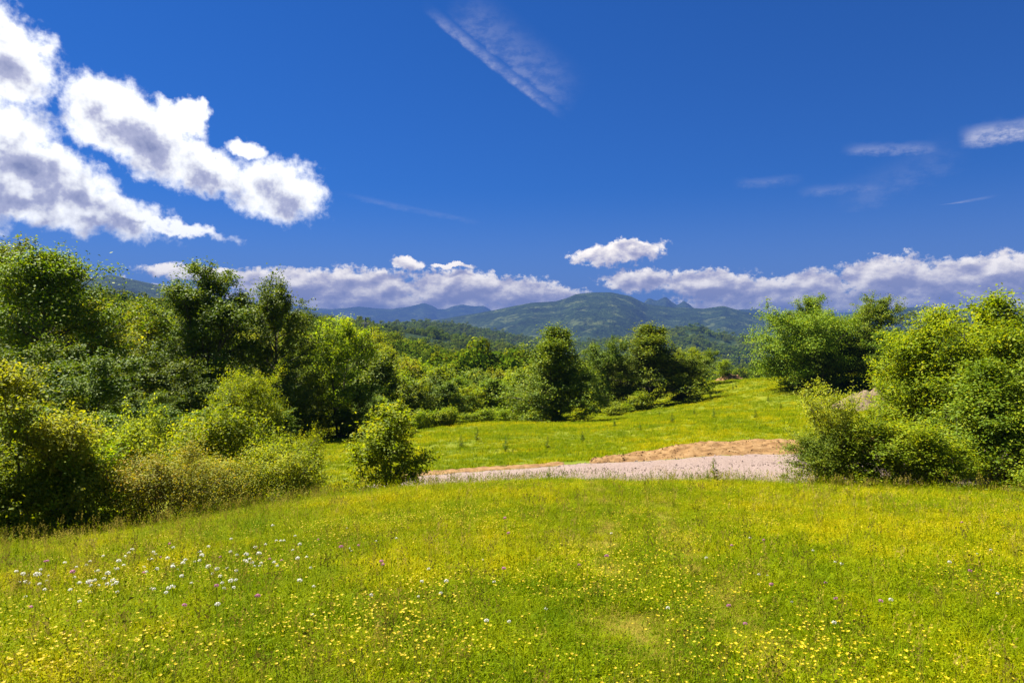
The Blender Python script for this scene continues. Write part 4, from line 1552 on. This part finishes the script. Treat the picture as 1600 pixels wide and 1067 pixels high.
def flower_kind(geo_fn, mat, heights):
    return [(stem_mesh(500 + i, h), head_mesh(geo_fn(520 + i), h, mat)) for i, h in enumerate(heights)]


FL = {'yellow': flower_kind(lambda s: yellow_head(s, .0079), M_YEL, [.13, .17, .21]),
      'white': flower_kind(lambda s: ball_head(s, .017, .8, 30), M_WHT, [.19, .24, .30]),
      'pink': flower_kind(lambda s: ball_head(s, .019, .75, 34), M_PNK, [.26, .32, .38])}


def flower(kind, x, y, s, rng, name, label, cat, group):
    st, hd = FL[kind][rng.integers(0, 3)]
    root = tag(bpy.data.objects.new(name, None), label, cat, group)
    root.empty_display_size = .05
    COL.objects.link(root)
    root.location = (x, y, gz(x, y))
    root.rotation_euler = (rng.normal(0, .12), rng.normal(0, .12), rng.uniform(0, 6.28))
    root.scale = (s, s, s)
    for nm, me in (('stem', st), ('flower_head', hd)):
        o = bpy.data.objects.new(nm, me)
        COL.objects.link(o)
        o.parent = root


def yellow_density(X, Y):
    return np.clip(.30 + 2.2 * fbm(X / 2.4, Y / 2.6, 4, 91) + .22 * np.clip(X / 6, -1, 1) - .6 * track_mask(X, Y), 0.03, 1)


# the nearest yellow flowers stand as plants of their own, the rest as one mass
X, Y, rg = field(4200, 3.9, 9.0, 1.2, 21, 39)
ok = rg.random(len(X)) < yellow_density(X, Y)
pts = sorted(zip(X[ok], Y[ok]), key=lambda p: math.hypot(*p))[:295]
for (x, y) in pts:
    flower('yellow', x, y, rg.uniform(.6, 1.35), rg, 'yellow_flower', "single small yellow flower in the grass of the near field", 'flower', 'yellow flowers in the near field')
ylim = math.hypot(*pts[-1])


def flower_source(kind, i):
    st, hd = FL[kind][i]
    import bmesh
    bm = bmesh.new()
    bm.from_mesh(hd)
    me = bpy.data.meshes.new(kind + "_flower")
    bm.to_mesh(me)
    bm.free()
    me.materials.append(hd.materials[0])
    return source(kind + "_flower", me)


X, Y, rg = field(48000, ylim, 22.5, .9, 22, 56)
left_lim = np.interp(Y, [0, 10, 14.5, 17.5, 21, 25], [-16, -13, -10.5, -8.5, -6, -5])
ok = (rg.random(48000) < yellow_density(X, Y) * np.where(X < -5, .5, 1)) & (X > left_lim)
X, Y = X[ok], Y[ok]
n = len(X)
sc = rg.uniform(.6, 1.35, n)
g = scatter("flower_carpet", np.stack([X, Y, ground_z(X, Y)], -1), np.stack([rg.normal(0, .15, n), rg.normal(0, .15, n), rg.uniform(0, 6.28, n)], -1),
            np.stack([sc * 1.15, sc * 1.15, sc], -1), rg.integers(0, 3, n), [flower_source('yellow', i) for i in range(3)])
tag(g, "carpet of countless yellow flowers over the near field", "flowers", kind='stuff')

rg = np.random.default_rng(23)
WL = "white flower heads in the grass near the hazel thicket"
for i in range(150):
    # drifts of white heads on the left, a few strays elsewhere
    if i < 115:
        x = rg.uniform(10, 480)
        yy = rg.normal(895, 42)
    else:
        x = rg.uniform(480, 1560)
        yy = rg.uniform(830, 1050)
    yy = max(yy, np.interp(x, [0, 250, 500, 1600], [880, 850, 805, 800]))
    d = np.interp(yy, [800, 820, 855, 900, 950, 1000, 1067], [13, 11.8, 9.8, 7.6, 6.3, 5.3, 4.4])
    lab = ("small white flower head in the grass near the hazel thicket" if i < 115 else "stray white flower head among the yellow flowers")
    flower('white', (x - CX) / F * d, d, rg.uniform(.8, 1.45) if i < 115 else rg.uniform(.6, 1.1), rg, 'white_flower', lab, 'flower', WL if i < 115 else "stray white flower heads")
for i in range(34):
    x = [500, 277, 395, 250, 420, 77, 560, 790, 1145, 1165, 1505, 1367, 1515, 1295, 345][i] if i < 15 else rg.uniform(20, 1580)
    yy = [852, 1005, 1018, 870, 890, 868, 885, 860, 1020, 1022, 845, 995, 932, 955, 885][i] if i < 15 else rg.uniform(850, 1050)
    d = np.interp(yy, [800, 820, 855, 900, 950, 1000, 1067], [13, 11.8, 9.8, 7.6, 6.3, 5.3, 4.4])
    flower('pink', (x - CX) / F * d, d, rg.uniform(.7, 1.15), rg, 'pink_flower', "pinkish purple flower head standing above the grass", 'flower', "pink flower heads in the near field")

# ------------------------------------------------------------------ weeds that stand out of the grass
M_WEED = mat_leaf("weed_leaf", (0.03, 0.07, 0.01), (0.08, 0.14, 0.014), (0.16, 0.17, 0.03))


def weed_meshes(seed, h):
    rng = np.random.default_rng(seed)
    path = np.array([(0, 0, -.03), (.01 * h, .02 * h, h * .5), (-.02 * h, 0, h)])
    v, q = tube(path, [.012 * h, .009 * h, .004 * h], 5)
    st = mesh_arrays("weed_stem", v, [q])
    st.materials.append(M_STEM)
    vs, tr, b = [], [], 0
    for i in range(90):
        t = rng.uniform(.08, 1)
        a = GA * i
        L = h * .30 * (1.1 - t) * rng.uniform(.6, 1.2) + .03 * h
        d = np.array([math.cos(a), math.sin(a), rng.uniform(.2, .8)])
        s = np.array([-math.sin(a), math.cos(a), 0]) * L * .17
        p = np.array([0, 0, t * h])
        vs += [p, p + d * L * .5 + s, p + d * L - np.array([0, 0, L * .2]), p + d * L * .5 - s]
        tr += [(b, b + 1, b + 2), (b, b + 2, b + 3)]
        b += 4
    lf = mesh_arrays("weed_leaves", np.array(vs), [np.array(tr)])
    lf.materials.append(M_WEED)
    return st, lf


WM = [weed_meshes(600 + i, 1.0) for i in range(3)]


def weed(x, d, h, label, group=None, rng=np.random.default_rng(3)):
    X = (x - CX) / F * d
    root = tag(bpy.data.objects.new("leafy_weed", None), label, "weed", group)
    COL.objects.link(root)
    root.location = (X, d, gz(X, d))
    root.rotation_euler = (0, 0, rng.uniform(0, 6.28))
    root.scale = (h, h, h)
    st, lf = WM[rng.integers(0, 3)]
    for nm, me in (('stem', st), ('leaves', lf)):
        o = bpy.data.objects.new(nm, me)
        COL.objects.link(o)
        o.parent = root


weed(1116, 20.3, .85, "upright dark weed standing out against the gravel road")
weed(1105, 20.2, .5, "short weed beside the upright dark weed at the road edge")
for x, h in [(858, .55), (790, .4), (770, .35), (985, .35), (1050, .4), (1080, .45), (735, .45)]:
    weed(x, 21.2, h, "small weed stalk on the grassy edge before the gravel road", "weeds before the gravel road")
for x, y_, h in [(1050, 662, .9), (1030, 650, .6), (1085, 648, .7), (1115, 655, .9), (960, 668, .7), (1145, 610, .9), (1220, 640, .7), (1180, 655, .8),
                 (1150, 606, 1.0), (720, 700, .8), (745, 690, 1.0), (910, 690, .7), (855, 702, .8), (1110, 622, 1.0), (1200, 628, .8), (790, 705, .9), (1000, 672, .6)]:
    # find the depth where the meadow crosses this sight line
    dd = np.linspace(33, 130, 400)
    zz = ground_z((x - CX) / F * dd, dd)
    yy = HY - zz / dd * F
    k = int(np.argmin(np.abs(yy - y_)))
    weed(x, float(dd[k]), h, "dark dock weed standing in the meadow beyond the road", "dock weeds in the far meadow")

# ------------------------------------------------------------------ haze
hz_me = bpy.data.meshes.new("haze")
hb = 21500
zlo, zhi = float(gzv.min()) - 2.0, float(gzv.max()) + 20.0
hv = [(-hb, -hb, zlo), (hb, -hb, zlo), (hb, hb, zlo), (-hb, hb, zlo), (-hb, -hb, zhi), (hb, -hb, zhi), (hb, hb, zhi), (-hb, hb, zhi)]
hz_me.from_pydata(hv, [], [(0, 3, 2, 1), (4, 5, 6, 7), (0, 1, 5, 4), (1, 2, 6, 5), (2, 3, 7, 6), (3, 0, 4, 7)])
mh, th = new_mat("haze_air")
pv = th.n('ShaderNodeVolumePrincipled')
pv.inputs['Color'].default_value = (0.058, 0.118, 0.33, 1)
pv.inputs['Density'].default_value = 0.000095
pv.inputs['Anisotropy'].default_value = 0.0
ho = th.n('ShaderNodeOutputMaterial')
th.link(pv.outputs[0], ho.inputs['Volume'])
tag(add_obj("haze", hz_me, mh), "thin blue haze filling the air over the valley", "haze", kind='stuff')
